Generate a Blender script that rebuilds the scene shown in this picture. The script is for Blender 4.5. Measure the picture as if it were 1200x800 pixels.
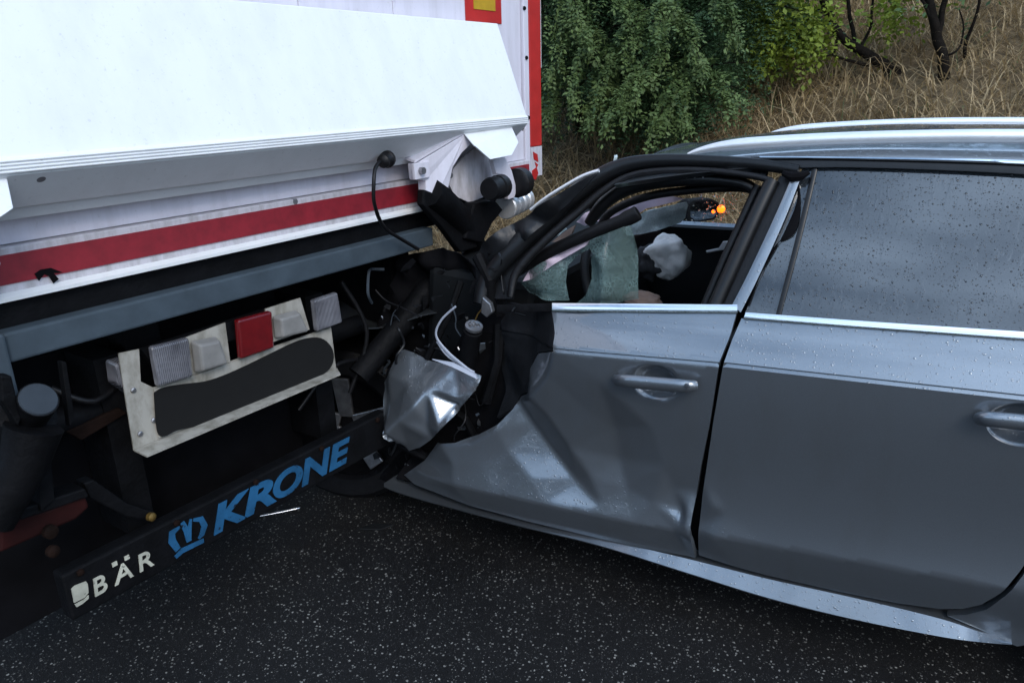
import bpy, bmesh, math, random
import numpy as np
from mathutils import Vector, Matrix, geometry, noise

for o in list(bpy.data.objects):
    bpy.data.objects.remove(o)
SC = bpy.context.scene
COL = SC.collection
random.seed(7)
RNG = np.random.default_rng(11)

# ------------------------------------------------------------------ camera
FPX, CX, CY, CAMH = 880.0, 600.0, 400.0, 1.55


def _cam_axes():
    vx, vy = 95.0, 2450.0
    down = Vector((vx, vy, FPX)).normalized()
    x = Vector((640.0, (-FPX * FPX - 640.0 * vx) / vy, FPX)).normalized()
    y = -x.cross(down)
    if y.z < 0:
        y = -y
    y.normalize()
    up = -down
    a = math.radians(-1.25)          # bring the trailer's edges level
    x2 = x * math.cos(a) + up * math.sin(a)
    up2 = up * math.cos(a) - x * math.sin(a)
    return x2, y, up2


AX, AY, AZ = _cam_axes()             # world axes in camera (right, down, forward) space
ROT = Matrix((AX, AY, AZ))           # camera -> world
cam_d = bpy.data.cameras.new('camera')
cam_d.sensor_width = 36.0
cam_d.lens = FPX / 1200.0 * 36.0
cam_d.clip_start = 0.05
cam_d.clip_end = 3000
cam = bpy.data.objects.new('camera', cam_d)
COL.objects.link(cam)
cr, cd, cf = ROT @ Vector((1, 0, 0)), ROT @ Vector((0, 1, 0)), ROT @ Vector((0, 0, 1))
cam.matrix_world = Matrix(((cr.x, -cd.x, -cf.x, 0), (cr.y, -cd.y, -cf.y, 0), (cr.z, -cd.z, -cf.z, CAMH), (0, 0, 0, 1)))
SC.camera = cam
CAM = Vector((0, 0, CAMH))

# ------------------------------------------------------------------ world, sun, exposure
SUN_ELEV, SUN_AZ = math.radians(38), math.radians(215)   # azimuth clockwise from +Y
world = bpy.data.worlds.new('World')
SC.world = world
world.use_nodes = True
wn, wl = world.node_tree.nodes, world.node_tree.links
wn.clear()
w_out = wn.new('ShaderNodeOutputWorld')
w_bg = wn.new('ShaderNodeBackground')
w_bg.inputs['Strength'].default_value = 0.11
w_sky = wn.new('ShaderNodeTexSky')
w_sky.sky_type = 'NISHITA'
w_sky.sun_disc = False
w_sky.sun_elevation = SUN_ELEV
w_sky.sun_rotation = SUN_AZ
w_sky.dust_density = 3.0
w_sky.air_density = 1.0
w_co = wn.new('ShaderNodeTexCoord')
w_map = wn.new('ShaderNodeMapping')
w_map.inputs['Scale'].default_value = (1, 1, 2.2)
w_no = wn.new('ShaderNodeTexNoise')
w_no.inputs['Scale'].default_value = 2.0
w_no.inputs['Detail'].default_value = 6
w_no.inputs['Roughness'].default_value = 0.55
w_rp = wn.new('ShaderNodeValToRGB')
w_rp.color_ramp.elements[0].position = 0.40
w_rp.color_ramp.elements[0].color = (1.0, 1.75, 2.95, 1)
w_rp.color_ramp.elements[1].position = 0.62
w_rp.color_ramp.elements[1].color = (6.4, 8.7, 11.9, 1)
w_mx = wn.new('ShaderNodeMix')
w_mx.data_type = 'RGBA'
w_mx.inputs[0].default_value = 0.8      # overcast: mostly cloud
wl.new(w_co.outputs['Generated'], w_map.inputs['Vector'])
wl.new(w_map.outputs['Vector'], w_no.inputs['Vector'])
wl.new(w_no.outputs['Fac'], w_rp.inputs['Fac'])
wl.new(w_sky.outputs['Color'], w_mx.inputs[6])
wl.new(w_rp.outputs['Color'], w_mx.inputs[7])
wl.new(w_mx.outputs[2], w_bg.inputs['Color'])
wl.new(w_bg.outputs[0], w_out.inputs['Surface'])

sun_d = bpy.data.lights.new('sun', 'SUN')
sun_d.energy = 0.7
sun_d.angle = math.radians(25)
sun_d.color = (1.0, 0.96, 0.92)
sun = bpy.data.objects.new('sun', sun_d)
COL.objects.link(sun)
sdir = Vector((math.sin(SUN_AZ) * math.cos(SUN_ELEV), math.cos(SUN_AZ) * math.cos(SUN_ELEV), math.sin(SUN_ELEV)))
sun.rotation_euler = sdir.to_track_quat('Z', 'Y').to_euler()

vs = SC.view_settings
vs.view_transform = 'Standard'
vs.look = 'None'
vs.exposure = 1.2
vs.gamma = 1.0
vs.use_curve_mapping = False

# ------------------------------------------------------------------ pixels to rays and planes


def ray(px, py):
    return ROT @ Vector((px - CX, py - CY, FPX))


TD = 1.75                             # the trailer's rear face stands at y = TD


def T(px, py, dy=0.0):
    """pixel -> point on the plane parallel to the trailer's rear face, dy behind (+) or before (-) it"""
    r = ray(px, py)
    return CAM + r * ((TD + dy) / r.y)


def G(px, py, z=0.0):
    r = ray(px, py)
    return CAM + r * ((z - CAMH) / r.z)


CDIR = Vector((-0.1154, 0.9933, 0)).normalized()     # the way the car points
CN = CDIR.cross(Vector((0, 0, 1)))                   # to the car's right
CPL = (G(1100, 733, 0.21)).dot(CN)                   # flank reference plane


def car_pt(s, o, z):
    """car space (s forward, o out of the left flank, z up) -> world"""
    return CDIR * s + CN * (CPL - o) + Vector((0, 0, z + 0.022 * min(0.0, o + 0.2)))   # it leans a little to its right


def F(px, py, o=0.0):
    r = ray(px, py)
    return CAM + r * ((CPL - o) / r.dot(CN))


def Fs(px, py, o=0.0):
    p = F(px, py, o)
    return p.dot(CDIR), p.z


# ------------------------------------------------------------------ mesh helpers


class MB:
    def __init__(self):
        self.v, self.f = [], []

    def add(self, vs_, fs_):
        k = len(self.v)
        self.v += [tuple(v) for v in vs_]
        self.f += [tuple(i + k for i in f) for f in fs_]
        return self

    def prism(self, poly, ext):
        n = len(poly)
        poly = [Vector(p) for p in poly]
        ext = Vector(ext)
        self.add(poly + [p + ext for p in poly],
                 [tuple(range(n)), tuple(range(2 * n - 1, n - 1, -1))] +
                 [(i, i + n, (i + 1) % n + n, (i + 1) % n) for i in range(n)])
        return self

    def box(self, lo, hi):
        x0, y0, z0 = lo
        x1, y1, z1 = hi
        return self.prism([(x0, y0, z0), (x1, y0, z0), (x1, y0, z1), (x0, y0, z1)], (0, y1 - y0, 0))

    def tube(self, pts, r, n=10, flat=None):
        """swept tube; flat = (axis, factor) squashes the section along an axis"""
        pts = [Vector(p) for p in pts]
        rs = r if isinstance(r, (list, tuple)) else [r] * len(pts)
        rows = []
        nrm = None
        for i, p in enumerate(pts):
            d = (pts[min(i + 1, len(pts) - 1)] - pts[max(i - 1, 0)]).normalized()
            if nrm is None:
                a = Vector((0, 0, 1)) if abs(d.z) < 0.9 else Vector((1, 0, 0))
                nrm = (a - d * a.dot(d)).normalized()
            else:
                nrm = (nrm - d * nrm.dot(d)).normalized()
            b = d.cross(nrm)
            row = []
            for k in range(n):
                t = 2 * math.pi * k / n
                q = (nrm * math.cos(t) + b * math.sin(t)) * rs[i]
                if flat:
                    q -= flat[0] * q.dot(flat[0]) * (1 - flat[1])
                row.append(p + q)
            rows.append(row)
        vs_ = [q for row in rows for q in row]
        fs_ = []
        for i in range(len(rows) - 1):
            for k in range(n):
                fs_.append((i * n + k, i * n + (k + 1) % n, (i + 1) * n + (k + 1) % n, (i + 1) * n + k))
        fs_.append(tuple(range(n - 1, -1, -1)))
        fs_.append(tuple(range(len(vs_) - n, len(vs_))))
        return self.add(vs_, fs_)

    def grid(self, rows, close=False):
        m = len(rows[0])
        fs_ = []
        for i in range(len(rows) - 1):
            for k in range(m if close else m - 1):
                fs_.append((i * m + k, i * m + (k + 1) % m, (i + 1) * m + (k + 1) % m, (i + 1) * m + k))
        return self.add([q for r in rows for q in r], fs_)

    def lathe(self, prof, c, axis, n=28):
        """prof: (distance along the axis, radius)"""
        axis = Vector(axis).normalized()
        a = Vector((0, 0, 1)) if abs(axis.z) < 0.9 else Vector((1, 0, 0))
        u = (a - axis * a.dot(axis)).normalized()
        w = axis.cross(u)
        rows = [[Vector(c) + axis * h + (u * math.cos(2 * math.pi * k / n) + w * math.sin(2 * math.pi * k / n)) * r
                 for k in range(n)] for h, r in prof]
        self.grid(rows, close=True)
        k = len(self.v)
        self.f.append(tuple(range(k - n, k)))
        self.f.append(tuple(range(k - n * len(prof) + n - 1, k - n * len(prof) - 1, -1)))
        return self

    def build(self, name, mat, parent=None, smooth=None, bevel=0, solid=0, recalc=True, label=None, offset=-1):
        me = bpy.data.meshes.new(name)
        base = Vector((0, 0, 0))
        q = parent
        while q is not None:
            base += q.location
            q = q.parent
        me.from_pydata([(v[0] - base.x, v[1] - base.y, v[2] - base.z) for v in self.v], [], self.f)
        if recalc:
            bm = bmesh.new()
            bm.from_mesh(me)
            bmesh.ops.remove_doubles(bm, verts=bm.verts, dist=1e-6)
            bmesh.ops.recalc_face_normals(bm, faces=bm.faces)
            bm.to_mesh(me)
            bm.free()
        if smooth is not None:
            me.polygons.foreach_set('use_smooth', [True] * len(me.polygons))
            if smooth < 179:
                me.set_sharp_from_angle(angle=math.radians(smooth))
        me.materials.append(mat)
        ob = bpy.data.objects.new(name, me)
        COL.objects.link(ob)
        ob.parent = parent
        if solid:
            m = ob.modifiers.new('thick', 'SOLIDIFY')
            m.thickness = solid
            m.offset = offset
            if smooth is not None and smooth < 100:
                e = ob.modifiers.new('split', 'EDGE_SPLIT')
                e.split_angle = math.radians(max(smooth, 20))
                e.use_edge_sharp = True
        if bevel:
            m = ob.modifiers.new('bevel', 'BEVEL')
            m.width = bevel
            m.segments = 2
            m.limit_method = 'ANGLE'
            m.angle_limit = math.radians(40)
        if label:
            ob['label'] = label
        return ob


def empty(name, loc, label, cat, group=None):
    o = bpy.data.objects.new(name, None)
    o.empty_display_size = 0.2
    o.location = loc
    COL.objects.link(o)
    o['label'], o['category'] = label, cat
    if group:
        o['group'] = group
    return o


def tag(o, label, cat, group=None):
    o['label'], o['category'] = label, cat
    if group:
        o['group'] = group
    return o


def resample(poly, step, closed=True):
    out = []
    n = len(poly)
    for i in range(n if closed else n - 1):
        a, b = np.array(poly[i], float), np.array(poly[(i + 1) % n], float)
        k = max(1, int(round(np.linalg.norm(b - a) / step)))
        out += [tuple(a + (b - a) * t / k) for t in range(k)]
    if not closed:
        out.append(tuple(poly[-1]))
    return out


def inside_mask(P, poly):
    x, y = P[:, 0], P[:, 1]
    m = np.zeros(len(P), bool)
    n = len(poly)
    for i in range(n):
        x0, y0 = poly[i]
        x1, y1 = poly[(i + 1) % n]
        if y0 == y1:
            continue
        c = ((y0 > y) != (y1 > y)) & (x < (x1 - x0) * (y - y0) / (y1 - y0) + x0)
        m ^= c
    return m


def fill2d(poly, step, lines=()):
    """triangulate a 2-D outline with an even interior; returns points, triangles"""
    b = resample(poly, step)
    B = np.array(b)
    lo, hi = B.min(0), B.max(0)
    xs = np.arange(lo[0] + step * 0.37, hi[0], step)
    ys = np.arange(lo[1] + step * 0.41, hi[1], step * 0.9)
    gx, gy = np.meshgrid(xs, ys)
    gx = gx + (np.arange(len(ys)) % 2)[:, None] * step * 0.5
    P = np.stack([gx.ravel(), gy.ravel()], 1)
    P = P[inside_mask(P, b)]
    if len(P):
        keep = np.ones(len(P), bool)
        for q in B:
            keep &= ((P - q) ** 2).sum(1) > (0.5 * step) ** 2
        P = P[keep]
    n = len(b)
    pts = [Vector(p) for p in b]
    edges = [(i, (i + 1) % n) for i in range(n)]
    for ln in lines:                      # creases: kept as edges of the mesh
        q = np.array(resample(ln, step * 0.7, closed=False))
        okq = inside_mask(q, b)
        for x in q:
            P = P[((P - x) ** 2).sum(1) > (0.45 * step) ** 2]
        prev = None
        for x, ok_ in zip(q, okq):
            if ok_ and ((B - x) ** 2).sum(1).min() < 1e-8:
                ok_ = False
            if ok_:
                pts.append(Vector(x))
                if prev is not None:
                    edges.append((prev, len(pts) - 1))
                prev = len(pts) - 1
            else:
                prev = None
    pts += [Vector(p) for p in P]
    r = geometry.delaunay_2d_cdt(pts, edges, [], 1, 1e-7)
    return [tuple(v) for v in r[0]], [tuple(f) for f in r[2]]


class Dent:
    """crumple field: flat facets between control points, slightly rounded creases"""

    def __init__(self, ctrl, blur=0.012):
        self.p = [Vector((c[0], c[1])) for c in ctrl]
        r = geometry.delaunay_2d_cdt(self.p, [], [], 0, 1e-7)
        self.vs = np.array([tuple(v) for v in r[0]])
        self.d = np.array([ctrl[o[0]][2] for o in r[3]])
        self.t = np.array([tuple(f) for f in r[2]])
        self.blur = blur

    def raw(self, P):
        res = np.zeros(len(P))
        done = np.zeros(len(P), bool)
        for a, b, c in self.t:
            A, B_, C_ = self.vs[a], self.vs[b], self.vs[c]
            M = np.array([B_ - A, C_ - A]).T
            det = np.linalg.det(M)
            if abs(det) < 1e-12:
                continue
            uv = (P - A) @ np.linalg.inv(M).T
            u, v = uv[:, 0], uv[:, 1]
            m = (u >= -1e-6) & (v >= -1e-6) & (u + v <= 1 + 1e-6) & ~done
            res[m] = self.d[a] * (1 - u[m] - v[m]) + self.d[b] * u[m] + self.d[c] * v[m]
            done |= m
        for i in np.where(~done)[0]:
            w = 1.0 / (((self.vs - P[i]) ** 2).sum(1) + 1e-6) ** 2
            res[i] = (w * self.d).sum() / w.sum()
        return res

    def __call__(self, P):
        P = np.asarray(P, float)
        acc = self.raw(P) * 2
        k = 2
        for r, n in ((1.0, 8), (0.5, 6)):
            for i in range(n):
                a = 2 * math.pi * i / n
                acc += self.raw(P + np.array([math.cos(a), math.sin(a)]) * self.blur * r)
                k += 1
        return acc / k


def catmull(pts, n=8, closed=False):
    pts = [Vector(p) for p in pts]
    out = []
    m = len(pts)
    for i in range(m - 1):
        p0, p1, p2, p3 = pts[max(i - 1, 0)], pts[i], pts[i + 1], pts[min(i + 2, m - 1)]
        for k in range(n):
            t = k / n
            out.append(0.5 * ((2 * p1) + (p2 - p0) * t + (2 * p0 - 5 * p1 + 4 * p2 - p3) * t * t +
                              (3 * p1 - p0 - 3 * p2 + p3) * t ** 3))
    out.append(pts[-1])
    return out


# ------------------------------------------------------------------ materials
def nodes_of(name):
    m = bpy.data.materials.new(name)
    m.use_nodes = True
    nt = m.node_tree
    return m, nt.nodes, nt.links, nt.nodes['Principled BSDF']


def ramp(N, p0, c0, p1, c1, mode='LINEAR'):
    r = N.new('ShaderNodeValToRGB')
    r.color_ramp.interpolation = mode
    e = r.color_ramp.elements
    e[0].position, e[0].color = p0, (*c0, 1)
    e[1].position, e[1].color = p1, (*c1, 1)
    return r


def coords(N, L, scale=(1, 1, 1)):
    g = N.new('ShaderNodeNewGeometry')
    mp = N.new('ShaderNodeMapping')
    mp.inputs['Scale'].default_value = scale
    L.new(g.outputs['Position'], mp.inputs['Vector'])
    return mp.outputs['Vector']


def noise_tex(N, L, vec, scale, detail=4, rough=0.55):
    n = N.new('ShaderNodeTexNoise')
    n.inputs['Scale'].default_value = scale
    n.inputs['Detail'].default_value = detail
    n.inputs['Roughness'].default_value = rough
    L.new(vec, n.inputs['Vector'])
    return n.outputs['Fac']


def mixc(N, L, fac, a, b, blend='MIX'):
    m = N.new('ShaderNodeMix')
    m.data_type = 'RGBA'
    m.blend_type = blend
    for sock, v in ((m.inputs[0], fac), (m.inputs[6], a), (m.inputs[7], b)):
        if isinstance(v, (int, float)):
            sock.default_value = v
        elif isinstance(v, tuple):
            sock.default_value = (*v, 1)
        else:
            L.new(v, sock)
    return m.outputs[2]


def math_n(N, L, op, a, b=None, c=None):
    m = N.new('ShaderNodeMath')
    m.operation = op
    for i, v in enumerate((a, b, c)):
        if v is None:
            continue
        if isinstance(v, (int, float)):
            m.inputs[i].default_value = v
        else:
            L.new(v, m.inputs[i])
    return m.outputs[0]


def bump(N, L, h, strength=0.3, dist=0.01, normal=None):
    b = N.new('ShaderNodeBump')
    b.inputs['Strength'].default_value = strength
    b.inputs['Distance'].default_value = dist
    L.new(h, b.inputs['Height'])
    if normal:
        L.new(normal, b.inputs['Normal'])
    return b.outputs['Normal']


def droplets(N, L, scale, keep, vec=None, rmax=0.32):
    """height of scattered round water beads: cells, each with its own random size or none"""
    vec = vec or coords(N, L)
    nz = N.new('ShaderNodeTexNoise')
    nz.inputs['Scale'].default_value = scale * 0.9
    L.new(vec, nz.inputs['Vector'])
    dv = N.new('ShaderNodeVectorMath')
    dv.operation = 'MULTIPLY_ADD'
    L.new(nz.outputs['Color'], dv.inputs[0])
    dv.inputs[1].default_value = (0.3 / scale,) * 3
    L.new(vec, dv.inputs[2])
    v = N.new('ShaderNodeTexVoronoi')
    v.inputs['Scale'].default_value = scale
    L.new(dv.outputs[0], v.inputs['Vector'])
    sep = N.new('ShaderNodeSeparateColor')
    L.new(v.outputs['Color'], sep.inputs[0])
    on = math_n(N, L, 'GREATER_THAN', sep.outputs[0], 1 - keep)
    rad = math_n(N, L, 'MULTIPLY_ADD', sep.outputs[1], rmax * 0.7, rmax * 0.3)
    d = math_n(N, L, 'DIVIDE', v.outputs['Distance'], rad)
    d2 = math_n(N, L, 'MULTIPLY', d, d)
    h = math_n(N, L, 'SUBTRACT', 1.0, d2)
    h = math_n(N, L, 'MAXIMUM', h, 0.0)
    h = math_n(N, L, 'SQRT', h)
    return math_n(N, L, 'MULTIPLY', h, on)


def simple(name, col, rough=0.5, metal=0.0, var=0.25, scale=6.0, coat=0.0, bump_s=0.0, bump_scale=60, spec=None, emit=None,
           estr=0.0):
    m, N, L, B = nodes_of(name)
    v = coords(N, L)
    n = noise_tex(N, L, v, scale, 6, 0.6)
    c = tuple(x * (1 - var) for x in col), tuple(min(1, x * (1 + var)) for x in col)
    r = ramp(N, 0.3, c[0], 0.7, c[1])
    L.new(n, r.inputs[0])
    L.new(r.outputs[0], B.inputs['Base Color'])
    n2 = noise_tex(N, L, v, scale * 5, 5, 0.6)
    rr = N.new('ShaderNodeMapRange')
    rr.inputs['To Min'].default_value = max(0.02, rough - 0.12)
    rr.inputs['To Max'].default_value = min(1, rough + 0.12)
    L.new(n2, rr.inputs['Value'])
    L.new(rr.outputs[0], B.inputs['Roughness'])
    B.inputs['Metallic'].default_value = metal
    B.inputs['Coat Weight'].default_value = coat
    if spec is not None:
        B.inputs['Specular IOR Level'].default_value = spec
    if bump_s:
        L.new(bump(N, L, noise_tex(N, L, v, bump_scale, 4, 0.6), bump_s, 0.01), B.inputs['Normal'])
    if emit:
        B.inputs['Emission Color'].default_value = (*emit, 1)
        B.inputs['Emission Strength'].default_value = estr
    return m


def m_dirty_white(name, col=(0.78, 0.78, 0.8), grime=0.35, streak=(9, 9, 1.2), spots=True, rough=0.4):
    """white paint with vertical dirt streaks, speckles and a few chips"""
    m, N, L, B = nodes_of(name)
    v = coords(N, L)
    vs_ = coords(N, L, streak)
    a = noise_tex(N, L, vs_, 3.0, 8, 0.65)
    r = ramp(N, 0.42, (1, 1, 1), 0.72, (1 - grime, 1 - grime * 1.02, 1 - grime * 1.1))
    L.new(a, r.inputs[0])
    c = mixc(N, L, 1.0, col, r.outputs[0], 'MULTIPLY')
    f = noise_tex(N, L, v, 90, 6, 0.7)
    r2 = ramp(N, 0.60, (0, 0, 0), 0.72, (1, 1, 1))
    L.new(f, r2.inputs[0])
    k = math_n(N, L, 'MULTIPLY', r2.outputs[0], 0.35)
    c = mixc(N, L, k, c, (0.3, 0.29, 0.28))
    if spots:
        vo = N.new('ShaderNodeTexVoronoi')
        vo.inputs['Scale'].default_value = 14
        L.new(v, vo.inputs['Vector'])
        sep = N.new('ShaderNodeSeparateColor')
        L.new(vo.outputs['Color'], sep.inputs[0])
        on = math_n(N, L, 'GREATER_THAN', sep.outputs[0], 0.93)
        sm = math_n(N, L, 'LESS_THAN', vo.outputs['Distance'], 0.15)
        c = mixc(N, L, math_n(N, L, 'MULTIPLY', on, sm), c, (0.12, 0.12, 0.13))
    L.new(c, B.inputs['Base Color'])
    B.inputs['Roughness'].default_value = rough
    L.new(bump(N, L, noise_tex(N, L, v, 8, 3), 0.05, 0.02), B.inputs['Normal'])
    return m


def m_car_paint():
    m, N, L, B = nodes_of('grey_metallic_paint')
    v = coords(N, L)
    fl = noise_tex(N, L, v, 900, 2, 0.8)
    r = ramp(N, 0.3, (0.162, 0.184, 0.206), 0.7, (0.222, 0.244, 0.268))
    L.new(fl, r.inputs[0])
    dirt = noise_tex(N, L, coords(N, L, (1, 1, 0.35)), 7, 8, 0.65)
    dr = ramp(N, 0.5, (0, 0, 0), 0.78, (1, 1, 1))
    L.new(dirt, dr.inputs[0])
    c = mixc(N, L, math_n(N, L, 'MULTIPLY', dr.outputs[0], 0.28), r.outputs[0], (0.15, 0.148, 0.142))
    # water beads stand only where the skin faces up enough to be rained on
    g = N.new('ShaderNodeNewGeometry')
    sp = N.new('ShaderNodeSeparateXYZ')
    L.new(g.outputs['Normal'], sp.inputs[0])
    up = N.new('ShaderNodeMapRange')
    up.inputs['From Min'].default_value = 0.16
    up.inputs['From Max'].default_value = 0.32
    L.new(sp.outputs['Z'], up.inputs['Value'])
    h1 = droplets(N, L, 105, 0.6)
    h2 = droplets(N, L, 230, 0.6)
    h = math_n(N, L, 'ADD', h1, math_n(N, L, 'MULTIPLY', h2, 0.45))
    h = math_n(N, L, 'MULTIPLY', h, up.outputs[0])
    L.new(c, B.inputs['Base Color'])
    B.inputs['Metallic'].default_value = 0.75
    B.inputs['Roughness'].default_value = 0.30
    B.inputs['Coat Weight'].default_value = 0.9
    B.inputs['Coat IOR'].default_value = 1.75
    B.inputs['Coat Roughness'].default_value = 0.05
    wav = noise_tex(N, L, v, 4.5, 2, 0.4)
    nb = bump(N, L, h, 0.5, 0.0016, bump(N, L, wav, 0.12, 0.012))
    L.new(nb, B.inputs['Coat Normal'])
    L.new(nb, B.inputs['Normal'])
    return m


def m_dark_glass():
    m, N, L, B = nodes_of('wet_tinted_glass')
    v = coords(N, L)
    h1 = droplets(N, L, 95, 0.8, rmax=0.26)
    h2 = droplets(N, L, 210, 0.7)
    # thin water film running down in streaks near the top
    run = noise_tex(N, L, coords(N, L, (60, 60, 4)), 1.0, 4, 0.6)
    rr = ramp(N, 0.56, (0, 0, 0), 0.66, (1, 1, 1))
    L.new(run, rr.inputs[0])
    h = math_n(N, L, 'ADD', h1, math_n(N, L, 'MULTIPLY', h2, 0.4))
    h = math_n(N, L, 'ADD', h, math_n(N, L, 'MULTIPLY', rr.outputs[0], 0.035))
    n = noise_tex(N, L, v, 2.2, 4, 0.6)
    r = ramp(N, 0.3, (0.012, 0.016, 0.02), 0.7, (0.03, 0.036, 0.042))
    L.new(n, r.inputs[0])
    L.new(r.outputs[0], B.inputs['Base Color'])
    B.inputs['Roughness'].default_value = 0.05
    B.inputs['IOR'].default_value = 1.95
    L.new(bump(N, L, h, 0.8, 0.003), B.inputs['Normal'])
    return m


def m_worn(name, col):
    m, N, L, B = nodes_of(name)
    v = coords(N, L)
    n = noise_tex(N, L, v, 42, 8, 0.7)
    r = ramp(N, 0.60, (0, 0, 0), 0.66, (1, 1, 1))
    L.new(n, r.inputs[0])
    n2 = noise_tex(N, L, v, 12, 5, 0.6)
    r2 = ramp(N, 0.3, tuple(x * 0.6 for x in col), 0.7, tuple(x * 1.2 for x in col))
    L.new(n2, r2.inputs[0])
    L.new(mixc(N, L, r.outputs[0], r2.outputs[0], (0.008, 0.008, 0.009)), B.inputs['Base Color'])
    B.inputs['Roughness'].default_value = 0.6
    B.inputs['Specular IOR Level'].default_value = 0.2
    return m


def m_drop():
    m, N, L, B = nodes_of('rain_water')
    v = coords(N, L)
    r = ramp(N, 0.0, (0.95, 0.97, 0.97), 1.0, (1, 1, 1))
    L.new(noise_tex(N, L, v, 30), r.inputs[0])
    L.new(r.outputs[0], B.inputs['Base Color'])
    B.inputs['Transmission Weight'].default_value = 1.0
    B.inputs['Roughness'].default_value = 0.02
    B.inputs['IOR'].default_value = 1.33
    return m


def m_clear_glass():
    m, N, L, B = nodes_of('wet_clear_glass')
    h = droplets(N, L, 55, 0.55)
    k = math_n(N, L, 'GREATER_THAN', h, 0.05)
    B.inputs['Base Color'].default_value = (0.10, 0.11, 0.09, 1)
    B.inputs['Roughness'].default_value = 0.08
    L.new(math_n(N, L, 'MULTIPLY_ADD', k, 0.45, 0.10), B.inputs['Alpha'])
    L.new(bump(N, L, h, 0.8, 0.004), B.inputs['Normal'])
    return m


def m_cracked_glass(name, tint, alpha, scale):
    m, N, L, B = nodes_of(name)
    v = coords(N, L)
    def cracks(sc, w):
        vo = N.new('ShaderNodeTexVoronoi')
        vo.feature = 'DISTANCE_TO_EDGE'
        vo.inputs['Scale'].default_value = sc
        L.new(v, vo.inputs['Vector'])
        return math_n(N, L, 'LESS_THAN', vo.outputs['Distance'], w)
    c1 = cracks(scale, 0.07)
    c2 = cracks(scale * 2.6, 0.10)
    cr_ = math_n(N, L, 'MAXIMUM', c1, math_n(N, L, 'MULTIPLY', c2, 0.6))
    n = noise_tex(N, L, v, 14, 5, 0.6)
    r = ramp(N, 0.3, tuple(x * 0.55 for x in tint), 0.72, tuple(min(1, x * 1.35) for x in tint))
    L.new(n, r.inputs[0])
    c = mixc(N, L, math_n(N, L, 'MULTIPLY', cr_, 0.4), r.outputs[0], (0.30, 0.42, 0.41))
    L.new(c, B.inputs['Base Color'])
    B.inputs['Roughness'].default_value = 0.16
    a = math_n(N, L, 'MULTIPLY_ADD', cr_, 0.3, alpha)
    nb_ = noise_tex(N, L, v, 9, 4, 0.6)
    a = math_n(N, L, 'MULTIPLY_ADD', nb_, 0.5, a)
    a = math_n(N, L, 'MINIMUM', a, 1.0)
    L.new(a, B.inputs['Alpha'])
    L.new(bump(N, L, math_n(N, L, 'ADD', n, math_n(N, L, 'MULTIPLY', cr_, -0.3)), 0.5, 0.01), B.inputs['Normal'])
    return m


def m_asphalt():
    m, N, L, B = nodes_of('wet_asphalt')
    v = coords(N, L)
    big = noise_tex(N, L, v, 1.1, 5, 0.6)
    fine = noise_tex(N, L, v, 240, 4, 0.7)
    base = ramp(N, 0.3, (0.004, 0.0041, 0.0043), 0.75, (0.024, 0.024, 0.025))
    L.new(fine, base.inputs[0])
    def chips(sc, keep, size, seedoff):
        mp = N.new('ShaderNodeMapping')
        mp.inputs['Location'].default_value = (seedoff, seedoff * 2, 0)
        mp.inputs['Scale'].default_value = (1, 1, 0.2)
        L.new(v, mp.inputs['Vector'])
        nz = N.new('ShaderNodeTexNoise')
        nz.inputs['Scale'].default_value = sc * 1.3
        L.new(mp.outputs[0], nz.inputs['Vector'])
        ad = N.new('ShaderNodeVectorMath')
        ad.operation = 'MULTIPLY_ADD'
        L.new(nz.outputs['Color'], ad.inputs[0])
        ad.inputs[1].default_value = (0.9 / sc,) * 3
        L.new(mp.outputs[0], ad.inputs[2])
        vo = N.new('ShaderNodeTexVoronoi')
        vo.inputs['Scale'].default_value = sc
        L.new(ad.outputs[0], vo.inputs['Vector'])
        s = N.new('ShaderNodeSeparateColor')
        L.new(vo.outputs['Color'], s.inputs[0])
        on = math_n(N, L, 'GREATER_THAN', s.outputs[0], 1 - keep)
        sz = math_n(N, L, 'MULTIPLY_ADD', s.outputs[1], size, size * 0.4)
        k = math_n(N, L, 'LESS_THAN', vo.outputs['Distance'], sz)
        return math_n(N, L, 'MULTIPLY', on, k), s.outputs[2]
    k1, r1 = chips(98, 0.5, 0.27, 0.0)
    k2, r2 = chips(210, 0.3, 0.28, 3.7)
    cc = ramp(N, 0.0, (0.035, 0.036, 0.035), 1.0, (0.50, 0.49, 0.45))
    L.new(r1, cc.inputs[0])
    c = mixc(N, L, math_n(N, L, 'MULTIPLY', k2, 0.6), base.outputs[0], (0.15, 0.15, 0.145))
    c = mixc(N, L, k1, c, cc.outputs[0])
    wet = ramp(N, 0.42, (1, 1, 1), 0.66, (0.5, 0.5, 0.52))
    L.new(big, wet.inputs[0])
    c = mixc(N, L, 1.0, c, wet.outputs[0], 'MULTIPLY')
    L.new(c, B.inputs['Base Color'])
    rr = N.new('ShaderNodeMapRange')
    rr.inputs['From Min'].default_value = 0.35
    rr.inputs['From Max'].default_value = 0.7
    rr.inputs['To Min'].default_value = 0.62
    rr.inputs['To Max'].default_value = 0.40
    L.new(big, rr.inputs['Value'])
    L.new(rr.outputs[0], B.inputs['Roughness'])
    B.inputs['Specular IOR Level'].default_value = 0.16
    hh = math_n(N, L, 'ADD', fine, math_n(N, L, 'MULTIPLY', k1, 0.5))
    L.new(bump(N, L, hh, 0.9, 0.006), B.inputs['Normal'])
    return m


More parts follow.
